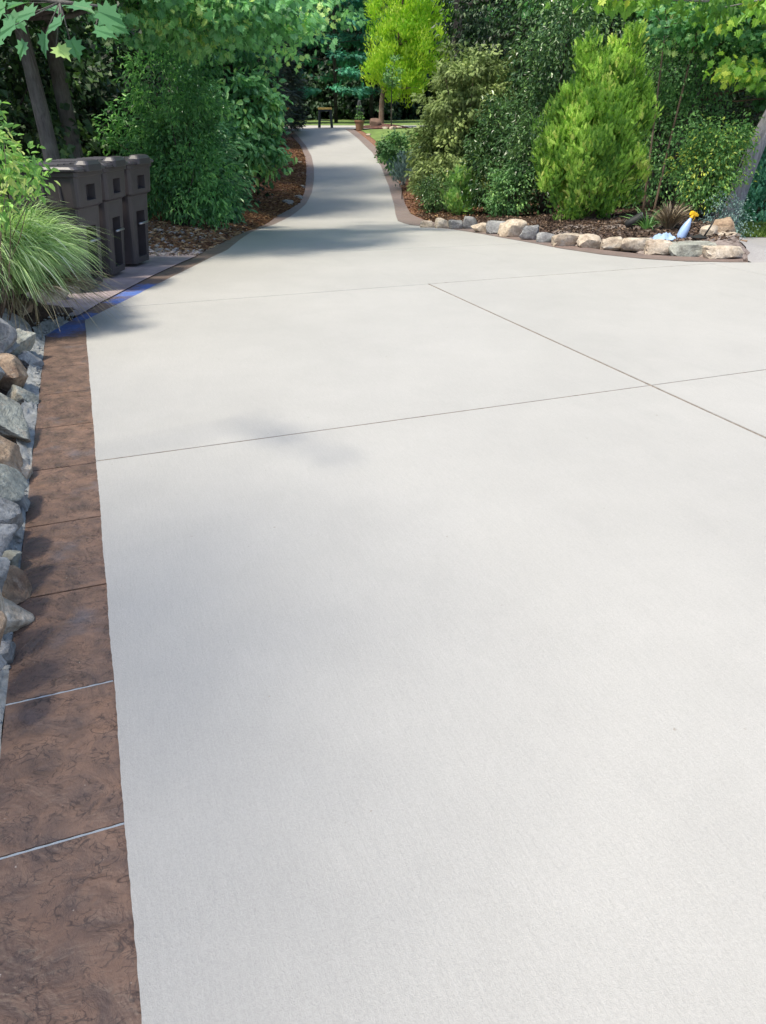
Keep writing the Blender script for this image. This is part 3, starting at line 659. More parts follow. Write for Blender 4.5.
# ---------------- left: shrub and fountain grass on the stone bank
b = (-3.2, 6.15, float(g(-3.2, 6.15)))
plant('variegated_shrub', 'bright yellow-green leafy shrub above the fountain grass at the left edge', 'shrub', b,
      [(.12, .1, .72, .36, .3, .30, 56), (-.25, .0, 1.0, .40, .35, .3, 50), (.02, -.1, 1.12, .22, .25, .22, 26), (-.4, -.2, .6, .4, .3, .4, 40)],
      .062, OVAL, G_LIGHT, M_BARKB, nlimb=30, stem_r=.008, per=22, clump=.13, asp=.6, flat=.9, vbase=.42)
b = (-2.84, 5.4, float(g(-2.84, 5.4)))
plant('leafy_sprig', 'loose bright sprigs of leaves rising at the left edge above the grass', 'shrub', b,
      [(.30, .0, 1.02, .12, .12, .10, 8), (.44, .1, .92, .09, .10, .06, 6), (.20, 0, 1.28, .14, .12, .15, 12), (.26, 0, .75, .16, .15, .14, 12), (.30, 0, 1.18, .10, .1, .08, 6), (.16, 0, .95, .16, .15, .2, 14)],
      .06, OVAL, G_LIGHT, M_BARKB, nlimb=20, stem_r=.006, per=9, clump=.08, asp=.5, flat=.9, vbase=.75)
def ribbon_grass(name, label, base, n, length, spread, lean, lm, width=.007, part=None, up=(.5, 1.1), group=None, seg=8, cat='ornamental grass', single=True, droop=1.0, rad=.25):
    mb = MB(); a = R.random(n) * 2 * pi; r0 = R.random(n) ** .5 * rad
    st = np.stack([np.cos(a) * r0, np.sin(a) * r0, np.zeros(n)], 1)
    az = a + R.normal(size=n) * .5; L = length * (.55 + .55 * R.random(n))
    out = np.stack([np.cos(az), np.sin(az), np.zeros(n)], 1) * spread + np.array(lean)
    el = up[0] + (up[1] - up[0]) * R.random(n)
    t = np.linspace(0, 1, seg)
    dirh = nrm(out)
    hx = (np.cos(el)[:, None] * t + .16 * t ** 2) * L[:, None]; hz = (np.sin(el)[:, None] * t * 1.15 - droop * (.55 + .35 * R.random(n))[:, None] * t ** 2.2) * L[:, None]
    Pc = st[:, None, :] + dirh[:, None, :] * hx[..., None] * np.minimum(1.2, np.linalg.norm(out, axis=1))[:, None, None]; Pc[..., 2] += hz
    side = np.stack([-dirh[:, 1], dirh[:, 0], np.zeros(n)], 1) + R.normal(size=(n, 3)) * .3; side = nrm(side)
    w = width * (1 - t ** 2 * .9) * .5
    A = Pc + side[:, None] * w[None, :, None]; Bb = Pc - side[:, None] * w[None, :, None]
    V = np.concatenate([A, Bb], 1).reshape(-1, 3)
    k = np.arange(seg - 1); f = np.stack([k, k + 1, seg + k + 1, seg + k], 1)
    loops = (np.arange(n)[:, None, None] * 2 * seg + f[None]).reshape(-1)
    mb.add_many(V, np.full(n * (seg - 1), 4), loops, np.repeat(np.clip(.4 + R.normal(size=n) * .25, 0, 1), seg - 1))
    o = mb.build(name, lm, loc=base); tag(o, label, cat, group); return o
G_GRASS = leafmat('fountain_grass_blades', (0.217, 0.357, 0.145), (0.566, 0.750, 0.365), (0.750, 0.750, 0.750), rough=.5, trans=.3)
G_DRY = leafmat('dry_grass_blades', (.22, .17, .10), (.42, .35, .23), (.60, .54, .38), rough=.8, trans=.1)
ribbon_grass('fountain_grass', 'large pale green fountain grass arching over the rocks beside the bins', (-3.02, 5.9, float(g(-3.02, 5.9)) - .02), 7000, 1.12, .54, (.20, -.05, 0), G_GRASS, .011, up=(.85, 1.42), seg=9, rad=.30)
ribbon_grass('fountain_grass', 'second clump of fountain grass nearer the camera, cut by the left edge', (-3.1, 5.45, float(g(-3.1, 5.45)) - .02), 1300, .78, .6, (.1, -.1, 0), G_GRASS, .009, up=(.75, 1.35), seg=9, rad=.22)
ribbon_grass('dry_thatch', 'skirt of dry tan blades hanging over the rocks below the fountain grass', (-2.85, 6.02, .30), 700, .42, .9, (.35, -.3, 0), G_DRY, .008, up=(.1, .7), seg=6, rad=.30, cat='dry grass')

# ---------------- stones
_ico = {}
def rock_obj(name, label, loc, size, rot, material, seed, group=None, flat=.5, sub=5, chip=9):
    rs = np.random.default_rng(seed)
    if sub not in _ico:
        bm = bmesh.new(); bmesh.ops.create_icosphere(bm, subdivisions=sub, radius=1)
        _ico[sub] = (np.array([v.co[:] for v in bm.verts]), [tuple(v.index for v in f.verts) for f in bm.faces]); bm.free()
    D, fs = _ico[sub]
    ax = np.concatenate([np.eye(3), -np.eye(3)]) + rs.normal(size=(6, 3)) * .22; pn = nrm(np.concatenate([ax, rs.normal(size=(chip, 3))])); pd = np.concatenate([.62 + .12 * rs.random(6), .70 + .28 * rs.random(chip)])
    dots = D @ pn.T; rr = np.where(dots > .05, pd / np.maximum(dots, .05), 9); rmin = rr.min(1)
    k_ = 110; soft = -np.log(np.exp(-np.minimum(rr, 4) * k_).sum(1)) / k_; r = np.minimum(soft, 1.25) * 1.22
    for s, am in ((2.5, .045), (6, .022), (14, .010)):
        ph = rs.random(3) * 9
        r += am * (np.sin(D[:, 0] * s + ph[0] + 1.7 * np.sin(D[:, 1] * s)) * np.sin(D[:, 1] * s * 1.2 + ph[1]) + np.sin(D[:, 2] * s * 1.1 + ph[2] + D[:, 0] * s * .6) * .6)
    V = D * r[:, None] * np.array(size) * .5
    o = MB().add(V, fs).build(name, material, loc=loc, smooth=True, sharp=38); o.rotation_euler = rot
    tag(o, label, 'rock', group); return o
GW = 'boulders of the bank beside the left border'
def wrock(px, py, Y, size, rot, m, seed, label, name='boulder', zc=None):
    px -= 17; zc = .045 + .22 * min(1, max(0, (22 - px) / 60)) if zc is None else zc      # height of its middle above the drive
    a_, fw, dn = ray(px, py); Yd = (CAM_H - zc) / dn * fw
    rock_obj(name, label, at(px, py, Yd), tuple(q * .86 for q in size), rot, m, seed, GW)
wrock(19, 376, 5.0, (.30, .26, .24), (.3, .5, .4), M_ORANGE, 3, 'angular tan boulder with a brown split face in the stone bank')
wrock(36, 318, 5.95, (.17, .20, .34), (.2, .35, .3), M_ORANGE, 5, 'upright ochre stone beside the blue stained corner of the border')
wrock(17, 322, 5.75, (.40, .30, .28), (.1, .55, .2), M_GREY, 6, 'big grey boulder with a pale top edge, left of the upright ochre stone')
wrock(28, 350, 5.35, (.17, .34, .36), (.5, .75, .2), M_GREEN, 8, 'pale grey-green slab leaning against the border above the tan boulder')
wrock(4, 345, 5.3, (.32, .30, .22), (.2, .5, -.2), M_BLUEGREY, 9, 'blue-grey boulder at the left edge under the big grey boulder')
wrock(-2, 372, 5.0, (.24, .24, .16), (.2, .3, -.2), M_BLUEGREY, 10, 'small blue-grey stone at the left edge beside the tan boulder')
wrock(6, 412, 4.45, (.50, .34, .17), (.15, .72, .25), M_GREEN, 11, 'wide grey-green slab sloping to the border below the tan boulder')
wrock(8, 448, 4.0, (.36, .26, .13), (.1, .75, .35), M_ORANGE, 12, 'buff and grey slab sloping down to the dark gap in the stone bank')
wrock(6, 482, 3.65, (.32, .28, .13), (.1, .75, .3), M_GREEN, 14, 'lichen green slab just below the buff and grey slab')
wrock(3, 515, 3.3, (.26, .22, .12), (.2, .7, .3), M_BLUEGREY, 15, 'bluish slab under the lichen green slab at the left edge')
wrock(4, 545, 3.0, (.16, .20, .12), (.3, .6, .1), M_GREY, 17, 'dark grey wedge stone halfway down the stone bank')
wrock(4, 575, 2.72, (.15, .18, .11), (.3, .6, .6), M_BLUEGREY, 18, 'small blue-black stone next to the fourth border slab')
wrock(-1, 602, 2.5, (.13, .16, .10), (.2, .5, .2), M_TAN, 20, 'small pinkish tan stone near the bottom of the stone bank')
wrock(-3, 635, 2.2, (.12, .17, .10), (.2, .5, .5), M_ORANGE, 21, 'yellowish stone beside the third border slab, second lowest in view')
wrock(-3, 668, 2.0, (.10, .13, .08), (.1, .4, .1), M_GREY, 22, 'lowest grey stone of the bank at the left edge')
wrock(48, 303, 6.25, (.30, .28, .20), (.1, .3, .2), M_TAN, 23, 'rounded tan stone under the dry grass right of the ochre stone')
wrock(68, 295, 6.5, (.34, .30, .20), (0, .2, .5), M_TAN, 24, 'rounded buff stone under the fountain grass tips')
wrock(88, 288, 6.75, (.24, .26, .17), (0, .1, .1), M_GREY, 25, 'last rounded grey stone of the bank in front of the nearest bin')
wrock(-22, 335, 5.6, (.5, .5, .5), (0, .2, .1), M_GREY, 26, 'large boulder mostly beyond the left edge beside the blue-grey boulder')
_rf = np.random.default_rng(77); _mats = [M_GREY, M_BLUEGREY, M_GREEN, M_ORANGE, M_TAN]
for i, (px, py, lb) in enumerate([(30, 338, 'small chock stone between the big grey boulder and the border'), (38, 362, 'small grey chip stone at the border edge right of the pale slab'), (33, 398, 'small stone wedged below the tan boulder'), (28, 436, 'little grey stone between the wide slab and the border'), (24, 470, 'small brownish stone at the tip of the buff slab'), (20, 500, 'small greenish stone between slab and border'), (16, 530, 'small pale stone above the dark wedge stone'), (15, 560, 'small grey stone right of the dark wedge stone'), (11, 590, 'small stone above the pinkish tan one'), (10, 620, 'small greenish chip above the yellowish stone'), (7, 652, 'small grey chip below the yellowish stone'), (-8, 460, 'grey stone behind the buff slab at the left edge'), (-8, 528, 'green-grey stone at the left edge above the dark wedge')]):
    sz = .10 + .07 * _rf.random() - (py - 340) * .00012
    wrock(px + 8, py, 0, (sz * 1.5, sz * 1.2, sz), tuple(_rf.random(3)), _mats[i % 5], 200 + i, lb, zc=.035)
GR = 'stones edging the planting bed on the right'
def erock(px, pyc, wpx, hpx, m, seed, label, rz=0, dY=.05):
    yb = pyc + hpx * .5 + 1; x, Y = gp(px, yb); Y += dY; s = ppm(pyc, Y); x = (px - 383) / ray(px, pyc)[1] * Y
    w = wpx / s * 1.12; hh = hpx / s * 1.12
    rock_obj('edging_stone', label, (x, Y, float(h(Y)) + hh * .36), (w, max(w * .75, .2), hh), (R.normal() * .08, R.normal() * .08, rz), m, seed, GR, sub=3, chip=9)
for a in [(427, 223, 13, 7, M_TAN, 31, 'smallest tan edging stone, nearest the drive bend'),
          (442, 222.5, 14, 9, M_TAN, 32, 'low tan edging stone beside the smallest one'),
          (456, 223.5, 14, 9, M_GREY, 33, 'dull grey edging stone left of the upright pale one'),
          (470, 221.5, 14, 13, M_GREY, 34, 'upright pale grey edging stone below the yellow-green spiky plant'),
          (481, 227, 17, 9, M_TAN, 35, 'low bright tan edging stone right of the upright pale one'),
          (496, 226, 19, 14, M_GREY, 36, 'dark grey edging stone left of the biggest cream one'),
          (514, 228, 21, 16, M_TAN, 37, 'biggest cream and tan edging stone in front of the dark glossy shrub'),
          (531, 231, 17, 16, M_GREY, 38, 'rounded grey edging stone right of the biggest cream one'),
          (545, 236.5, 17, 10, M_GREY, 39, 'low dull grey edging stone below the arborvitae'),
          (565, 238.5, 28, 13, M_TAN, 40, 'tan edging stone with a dark lower corner below the arborvitae'),
          (590, 240.5, 25, 12, M_TAN, 41, 'brownish tan edging stone right of the one with the dark corner'),
          (612, 242.5, 24, 13, M_TAN, 42, 'rough tan edging stone at the left of the long pair'),
          (635, 243.5, 30, 14, M_TAN, 43, 'long flat-topped tan edging stone in front of the spiky green plant'),
          (657, 246, 25, 15, M_TAN, 44, 'squarish tan edging stone left of the blue cloth'),
          (686, 247.5, 38, 14, M_GREEN, 145, 'long grey edging stone under the blue spray bottle'),
          (720, 250.5, 38, 13, M_TAN, 46, 'long tan edging stone at the right end of the bed')]:
    erock(*a[:6], 100 + a[5] if False else a[5], a[6]) if False else erock(a[0], a[1], a[2], a[3], a[4], a[5], a[6])
def srock(px, py, Y, size, m, seed, label): rock_obj('edging_stone', label, at(px, py, Y), size, (R.normal() * .2, R.normal() * .2, R.normal()), m, seed, GR, sub=3, chip=9)
srock(727, 238, 10.0, (.34, .28, .15), M_TAN, 51, 'whitish block stacked on the right end of the edging')
srock(723, 227, 10.3, (.34, .30, .22), M_ORANGE, 52, 'topmost orange tan stone of the stack at the right end of the bed')
srock(708, 234, 10.15, (.24, .24, .24), M_TAN, 53, 'brown pitted stone left of the stack at the right end')
srock(738, 246, 10.0, (.2, .2, .14), M_ORANGE, 54, 'small ochre stone at the far right foot of the stack')
# pale stones along the mulch of the upper bend
for i, (px, py, s, lb) in enumerate([(301, 163, .16, 'small white stone beside the left border, highest on the bend'), (303, 173, .14, 'small white stone on the left border edge below the highest one'), (303, 186, .24, 'pale blue-grey stone on the mulch edge at the bend'), (299, 197, .3, 'flat pale blue-grey stone where the bend meets the mulch'), (289, 204, .3, 'larger pale stone at the lower end of the bend'), (241, 217, .13, 'white stone on the gravelly mulch near the drooping shrub'), (252, 213, .10, 'small cream stone lying on the mulch right of the drooping shrub')]):
    x, Y = gp(px, py + 1); x = float(L_out(Y)) - max(.06, float(L_out(Y)) - x)
    rock_obj('pale_stone', lb, (x - .02, Y, float(g(x, Y)) + s * .12), (s, s * .8, s * .45), (0, 0, i), M_BLUEGREY if i in (2, 3, 4) else M_TAN, 60 + i, 'pale stones along the upper bend', sub=3)

# ---------------- wheeled bins
M_BIN = simple('brown_grey_plastic', (.046, .040, .044), .48, nscale=4, namp=.18, bstr=.15)
M_LID = simple('dark_lid_plastic', (.045, .042, .05), .38, nscale=4, namp=.18, bstr=.12)
M_BLACK = simple('black_rubber', (.015, .015, .016), .6, bstr=.1)
M_STEEL = simple('galvanised_bar', (.30, .31, .33), .35, .8, bstr=0)
def section(z, xb, xf, hw, notch=0, nw=.10, r=.05):
    p = []
    def arc(cx, cy, a0):
        for k in range(4): a = a0 + pi / 2 * k / 3; p.append((cx + r * cos(a), cy + r * sin(a), z))
    arc(xb + r, -hw + r, pi); arc(xf - r, -hw + r, 1.5 * pi)
    p.append((xf, -nw, z)); p.append((xf - notch, -nw + .012, z)); p.append((xf - notch, nw - .012, z)); p.append((xf, nw, z))
    arc(xf - r, hw - r, 0); arc(xb + r, hw - r, pi / 2)
    return p
def make_bin(label):
    e = empty('wheeled_bin', (0, 0, 0), label, 'bin', 'wheeled bins in a row on the slab')
    S = []
    def hwf(z): return .185 + .045 * z / .7
    def xf(z): return .215 + .065 * z / .7
    def xb(z): return -.22 - .06 * z / .7
    for z, nt in [(.035, 0), (.06, 0), (.10, 0), (.105, .09), (.30, .09), (.56, .09), (.575, 0), (.70, 0), (.735, 0)]:
        S.append(section(z, xb(z), xf(z), hwf(z), nt))
    for z, nt, o in [(.755, 0, .026), (.80, 0, .030), (.81, .07, .031), (.92, .07, .040), (.932, 0, .041), (1.00, 0, .046), (1.003, 0, .062), (1.04, 0, .064)]:
        S.append(section(z, -.30 - o, .29 + o, .235 + o * .8, nt, .09))
    MB().loft(S).build('body', M_BIN, e, bevel=.006)
    # side grooves: raised vertical ribs on both sides
    for s in (-1, 1):
        for x in (-.16, .02, .17): MB().box((x, s * (.262), .89), (.022, .035, .17)).build('rib', M_BIN, e, bevel=.008)
    lid = MB()
    lid.loft([section(1.043, -.38, .375, .300, 0, r=.05), section(1.062, -.38, .38, .305, 0, r=.05), section(1.082, -.365, .36, .287, 0, r=.06), section(1.090, -.33, .325, .255, 0, r=.08)])
    lo = lid.build('lid', M_LID, e, bevel=.004)
    gp_ = MB(); gp_.loft([[(x, y, z) for (x, y, z) in section(zz, a, b_, w, 0, .05, .03)] for (zz, a, b_, w) in ((1.04, .27, .405, .15), (1.095, .27, .405, .15), (1.125, .285, .385, .12), (1.13, .30, .37, .10))])
    gp_.build('lid_grip', M_LID, lo, bevel=.004)
    for y in (-.17, -.06, .06, .17): MB().box((-.06, y, 1.093), (.42, .03, .014)).build('lid_rib', M_LID, lo, bevel=.005)
    MB().tube([(.285, -.1, .45), (.285, .1, .45)], .012, 10).build('catch_bar', M_STEEL, e, smooth=True)
    hb = MB(); hb.tube([(-.30, -.22, .95), (-.42, -.22, 1.0), (-.44, -.18, 1.01), (-.44, .18, 1.01), (-.42, .22, 1.0), (-.30, .22, .95)], .016, 8); hb.build('handle', M_BIN, e, smooth=True)
    for s in (-1, 1):
        w = MB(); w.tube([(-.25, s * .200, .125), (-.25, s * .215, .125), (-.25, s * .250, .125), (-.25, s * .258, .125)], [.10, .125, .125, .10], 24)
        wo = w.build('wheel', M_BLACK, e, smooth=True, sharp=40)
        MB().tube([(-.25, s * .25, .125), (-.25, s * .264, .125)], .05, 16).build('rim', M_BIN, wo, smooth=True, sharp=40)
    MB().tube([(-.25, -.23, .125), (-.25, .23, .125)], .012, 8).build('axle', M_STEEL, e, smooth=True)
    return e
def copy_deep(src, parent=None):
    c = src.copy(); C.objects.link(c)
    if parent: c.parent = parent
    for ch in list(src.children): copy_deep(ch, c)
    return c
binp = make_bin('nearest brown-grey wheeled bin, half hidden by the fountain grass')
for i, (x, y, rz, lb) in enumerate([(-2.98, 7.30, -.10, None), (-2.98, 8.02, -.06, 'middle brown-grey wheeled bin of the row of three'), (-2.93, 8.72, -.16, 'farthest brown-grey wheeled bin, next to the willow-leaved shrub')]):
    o = binp if i == 0 else copy_deep(binp)
    o.location = (x, y, float(g(x, y)) + .006); o.rotation_euler = (0, 0, rz)
    if lb: o['label'] = lb

# ---------------- right side planting
b = gb(462, 19.7)
plant('olive_cypress', 'feathery olive green threadleaf cypress by the right side of the drive', 'shrub', b,
      [(0, 0, 2.3, 1.0, .9, .95, 90), (-.45, 0, 1.35, .85, .8, .8, 80), (.45, .1, 1.3, .9, .8, .9, 60), (-.7, 0, .65, .5, .6, .55, 50), (.25, 0, 2.75, .7, .6, .5, 40), (0, 0, .6, 1.0, .8, .5, 50)],
      .15, SPRAY, G_OLIVE, M_BARKB, nlimb=22, stem_r=.03, per=60, clump=.26, asp=.6, flat=.5, mode='broad', vbase=.4)
b = gb(592, 13.3)
plant('arborvitae', 'bright yellow-green egg-shaped arborvitae behind the edging stones', 'conifer', b,
      [(-0.1, 0, 0.588, 0.7, 0.62, 0.533, 108), (-0.14, 0, 1.134, 0.72, 0.66, 0.533, 122), (-0.02, 0, 1.638, 0.58, 0.55, 0.473, 86), (0.06, 0, 2.058, 0.36, 0.36, 0.361, 43), (0.12, 0, 2.335, 0.16, 0.16, 0.189, 11), (-0.55, -0.1, 1.512, 0.2, 0.2, 0.344, 15), (-0.2, -0.1, 2.058, 0.15, 0.18, 0.344, 11), (0.42, -0.1, 1.848, 0.16, 0.18, 0.361, 12), (-.72, -.1, 1.25, .14, .14, .3, 9), (.62, -.1, 1.6, .12, .14, .3, 8), (-.35, -.1, 2.25, .09, .1, .3, 6), (.3, -.05, 2.55, .08, .1, .26, 5), (.6, -.2, .8, .15, .15, .25, 8), (-.78, -.1, .6, .12, .14, .25, 7)],
      .12, SPRAY, G_THUJA, M_BARKB, nlimb=20, stem_r=.02, per=60, clump=.13, asp=.55, flat=1.4, mode='up', vbase=.5, shell=.8)
for (px, Y, bl, lf, asp, lm, lb) in [
    (545, 15.6, [(0, 0, 1.5, .75, .7, 1.2, 120), (.2, 0, 2.9, .8, .7, .8, 80), (-.3, .1, .8, .6, .5, .7, 60)], .085, .5, G_DARK, 'dark glossy camellia left of the arborvitae'),
    (497, 17.3, [(0, 0, .9, .7, .6, .85, 90), (.1, .2, 1.7, .6, .5, .55, 50)], .10, .45, G_DARK, 'very dark glossy shrub between the olive cypress and the camellia'),
    (508, 15.4, [(0, 0, .45, .4, .35, .45, 60)], .06, .6, G_MID, 'low fine-leaved green shrub behind the biggest cream stone'),
    (437, 18.6, [(0, 0, .4, .42, .4, .4, 60), (.45, -.3, .3, .35, .3, .3, 40)], .055, .5, G_DARK, 'low dark mounded shrub at the drive bend on the right'),
    (390, 30, [(0, 0, .42, .45, .45, .42, 60)], .09, .8, G_DARK, 'round dark green shrub beside the upper right border'),
    (405, 27, [(0, 0, .6, .8, .6, .6, 70)], .10, .7, G_MID, 'loose green shrub behind the round dark one'),
    (663, 14.8, [(0, 0, 1.1, .8, .7, 1.1, 110), (.2, .2, 2.4, .9, .8, .8, 90)], .07, .55, G_MID, 'open mid green shrub right of the arborvitae'),
    (702, 11.9, [(0, 0, .72, .5, .42, .55, 90), (.1, .0, 1.05, .4, .35, .3, 40)], .055, .55, leafmat('yellow_tinged_leaves', (0.070, 0.193, 0.052), (0.210, 0.403, 0.105), (0.665, 0.700, 0.123)), 'rounded yellow-tinged green shrub behind the spray bottle'),
    (725, 11.5, [(.05, 0, .28, .3, .25, .3, 50)], .04, .4, G_BLUE, 'small lavender-grey shrub behind the stacked end stones'),
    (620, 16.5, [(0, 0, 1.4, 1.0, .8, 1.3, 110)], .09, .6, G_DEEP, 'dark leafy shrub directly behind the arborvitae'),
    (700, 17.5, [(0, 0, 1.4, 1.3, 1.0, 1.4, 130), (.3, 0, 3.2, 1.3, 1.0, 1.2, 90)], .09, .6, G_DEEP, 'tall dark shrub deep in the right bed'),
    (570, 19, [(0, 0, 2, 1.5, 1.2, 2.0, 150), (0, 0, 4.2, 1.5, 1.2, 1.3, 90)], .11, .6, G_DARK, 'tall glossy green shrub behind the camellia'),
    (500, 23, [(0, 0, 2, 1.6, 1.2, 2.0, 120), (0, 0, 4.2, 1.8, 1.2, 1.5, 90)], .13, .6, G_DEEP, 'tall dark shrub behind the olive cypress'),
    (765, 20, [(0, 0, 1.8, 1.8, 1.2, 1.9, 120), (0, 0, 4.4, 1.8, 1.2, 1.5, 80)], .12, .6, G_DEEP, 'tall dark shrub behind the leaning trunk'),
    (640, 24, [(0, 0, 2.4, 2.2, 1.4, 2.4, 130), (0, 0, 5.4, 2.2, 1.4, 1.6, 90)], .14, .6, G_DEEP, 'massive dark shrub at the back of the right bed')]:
    H = max(q[2] + q[5] for q in bl)
    plant('shrub' if lf < .1 else 'large_shrub', lb, 'shrub', gb(px, Y), bl, lf, OVAL if lf > .08 else RHOMB, lm, M_BARKD, nlimb=12, stem_r=.006 + .008 * H, per=40, clump=.1 + .09 * H ** .8, asp=asp, flat=.85)
plant('juniper', 'low blue juniper mound beside the right border', 'shrub', gb(413, 24), [(0, 0, .45, .65, .55, .42, 70), (.35, 0, .8, .4, .4, .3, 30)], .15, SPRAY, G_BLUE, M_BARKD, nlimb=8, stem_r=.015, per=30, clump=.2, asp=.5, flat=.7, mode='up')
plant('juniper', 'blue-green juniper at the right edge beside the side lawn', 'shrub', gb(757, 14.6), [(0, 0, .5, .55, .5, .5, 70), (.1, 0, 1.0, .35, .35, .35, 30)], .14, SPRAY, leafmat('teal_needles', (0.035, 0.140, 0.105), (0.088, 0.298, 0.210), (0.175, 0.473, 0.315)), M_BARKD, nlimb=8, stem_r=.015, per=30, clump=.2, asp=.5, flat=.7, mode='up')
plant('spiky_shrub', 'small yellow-green feathery shrub behind the upright pale stone', 'shrub', gb(461, 17.6), [(0, 0, .42, .30, .28, .40, 44), (-.05, 0, .78, .16, .16, .16, 12)], .15, SPRAY, G_LIGHT, M_BARKD, nlimb=8, stem_r=.01, per=22, clump=.13, asp=.7, flat=.9, mode='up', vbase=.55)

# trees on the right
b = gb(668, 15.2)
plant('young_tree', 'slim brown-stemmed tree leaning right behind the arborvitae', 'tree', b,
      [(.9, 0, 3.4, 1.1, 1.0, .8, 80), (.1, -.3, 3.9, 1.1, 1.0, .7, 60), (1.6, -.4, 2.6, .8, .8, .55, 50), (.8, 0, 4.8, 1.4, 1.2, .8, 60)], .12, MAPLE, G_MAPLE, M_BARKB,
      trunk=([(-.35, 0, -.1), (-.05, 0, 1.2), (.35, 0, 2.6), (.5, 0, 4.3)], .045, .025), nlimb=16, stem_r=.018, per=26, clump=.34, asp=.9, flat=.5, part='crown')
for k, (px, tx, lb) in enumerate([(655, .25, 'thin bare stem left of the slim leaning tree'), (645, -.1, 'thinnest bare stem just right of the arborvitae')]):
    plant('young_tree', lb, 'tree', gb(px, 14.3), [(tx + .1, 0, 2.9, .5, .5, .4, 24)], .09, MAPLE, G_MAPLE, M_BARKB, trunk=([(0, 0, -.1), (tx * .4, 0, 1.2), (tx, 0, 2.8)], .022, .012), nlimb=5, stem_r=.008, per=20, clump=.25, part='crown')
b = gb(729, 13.2)
plant('leaning_tree', 'tree with a thick pale grey trunk leaning out of the right edge', 'tree', b,
      [(-1.0, -1.3, 3.15, 1.1, .9, .35, 26), (-2.4, -1.6, 3.3, 1.1, .9, .3, 22), (0.4, -1.4, 2.95, .9, .9, .45, 26), (-.3, -.8, 2.3, .5, .4, .25, 8), (-.2, -.6, 4.2, 2.0, 1.6, .6, 24), (-3.2, -.8, 4.0, 1.3, 1.2, .5, 14)], .11, MAPLE, G_SUNNY, M_BARKP,
      trunk=([(0, 0, -.1), (.22, 0, 1.2), (.7, 0, 2.6), (1.3, 0, 5)], .15, .10), nlimb=14, stem_r=.022, per=24, clump=.34, asp=.9, flat=.4, part='crown', vbase=.5)
b = gb(758, 15)
plant('dark_trunk_tree', 'tree with a near-black trunk just behind the leaning pale trunk', 'tree', b, [(0, 0, 4.6, 1.6, 1.4, 1.0, 60)], .14, RHOMB, G_DARK, M_BARKD, trunk=([(0, 0, -.1), (.2, 0, 1.4), (.5, 0, 4)], .2, .15), nlimb=8, stem_r=.03, per=30, clump=.45, part='crown')
b = gb(680, 20)
plant('tall_tree', 'sunlit broadleaf tree filling the top right behind the bed', 'tree', b, [(0, 0, 4.2, 2.2, 1.6, 1.2, 90), (-2.6, 0, 4.6, 1.8, 1.4, 1.1, 70), (2.4, 0, 4.2, 1.8, 1.4, 1.2, 60), (0, 0, 6.5, 3, 2, 1.5, 30)], .17, MAPLE, G_MAPLE, M_BARK, trunk=([(0, 0, -.1), (0, 0, 3), (0, 0, 6)], .16, .08), nlimb=14, stem_r=.05, per=26, clump=.5, flat=.5, part='crown')

# spiky plant and dead stalks
def fan_plant(name, label, base, n, L, lm, w, up, cat):
    o = ribbon_grass(name, label, base, n, L, 1., (0, 0, 0), lm, w, up=up, seg=7, cat=cat, droop=.55, rad=.05); return o
fan_plant('spiky_plant', 'green sword-leaved plant in the mulch behind the tan edging stones', gb(651, 11.1), 46, .42, G_MID, .026, (.5, 1.4), 'plant')
fan_plant('dead_stalks', 'clump of dry brown stalks beside the sword-leaved plant', gb(673, 10.9), 260, .44, leafmat('dead_leaves', (.13, .095, .065), (.30, .23, .16), (.48, .40, .30), trans=.05), .016, (.8, 1.5), 'dead plant')

# ---------------- small objects on the right
M_YEL = simple('yellow_plastic', (.80, .47, .01), .35, bstr=0)
M_BOT = simple('pale_blue_plastic', (.30, .42, .66), .28, nscale=14, namp=.12, bstr=0)
def rot_y(a): c, s = cos(a), sin(a); return np.array([[c, 0, s], [0, 1, 0], [-s, 0, c]])
bx, by, bz = at(679, 240, 10.12)
e = empty('spray_bottle', (bx, by, bz), 'pale blue spray bottle with a yellow trigger head leaning on the edging stone', 'spray bottle'); e.rotation_euler = (0, .42, .25)
prof = [(0, .048), (.01, .058), (.05, .060), (.14, .057), (.20, .046), (.25, .028), (.275, .018), (.29, .018)]
MB().tube([(0, 0, z) for z, r in prof], [r for z, r in prof], 18).build('bottle', M_BOT, e, smooth=True, sharp=50)
hd = MB(); hd.tube([(0, 0, .288), (0, 0, .33)], [.024, .022], 14); hd.box((.012, 0, .35), (.085, .036, .045)); hd.box((.065, 0, .352), (.03, .026, .03)); hd.box((-.03, 0, .338), (.03, .03, .05))
ho = hd.build('spray_head', M_YEL, e, bevel=.006)
MB().tube([(.035, 0, .335), (.05, 0, .305), (.045, 0, .27)], [.008, .008, .006], 8).build('trigger', M_YEL, ho, smooth=True)
cx, cy, cz = at(664, 237, 9.9)
rs = np.random.default_rng(9); n = 22; V = []
for i in range(n):
    for j in range(n):
        u = i / (n - 1) - .5; v = j / (n - 1) - .5
        z = .05 * (1 - 3.0 * (u * u + v * v)) + .028 * sin(9 * u + 5 * v) * cos(11 * v - 4 * u) + .012 * sin(23 * u + 17 * v) + .006 * rs.normal()
        V.append((u * .27 + .02 * sin(7 * v), v * .24 + .02 * sin(6 * u), max(z, 0) - .0 + .006 * rs.random()))
o = MB().add(V, [(i * n + j, i * n + j + 1, (i + 1) * n + j + 1, (i + 1) * n + j) for i in range(n - 1) for j in range(n - 1)]).build('cloth', simple('blue_cloth', (.30, .42, .62), .8, bstr=.3), loc=(cx, cy, cz - .03), smooth=True)
m_ = o.modifiers.new('solid', 'SOLIDIFY'); m_.thickness = .004
tag(o, 'crumpled pale blue cloth beside the foot of the spray bottle', 'cloth')
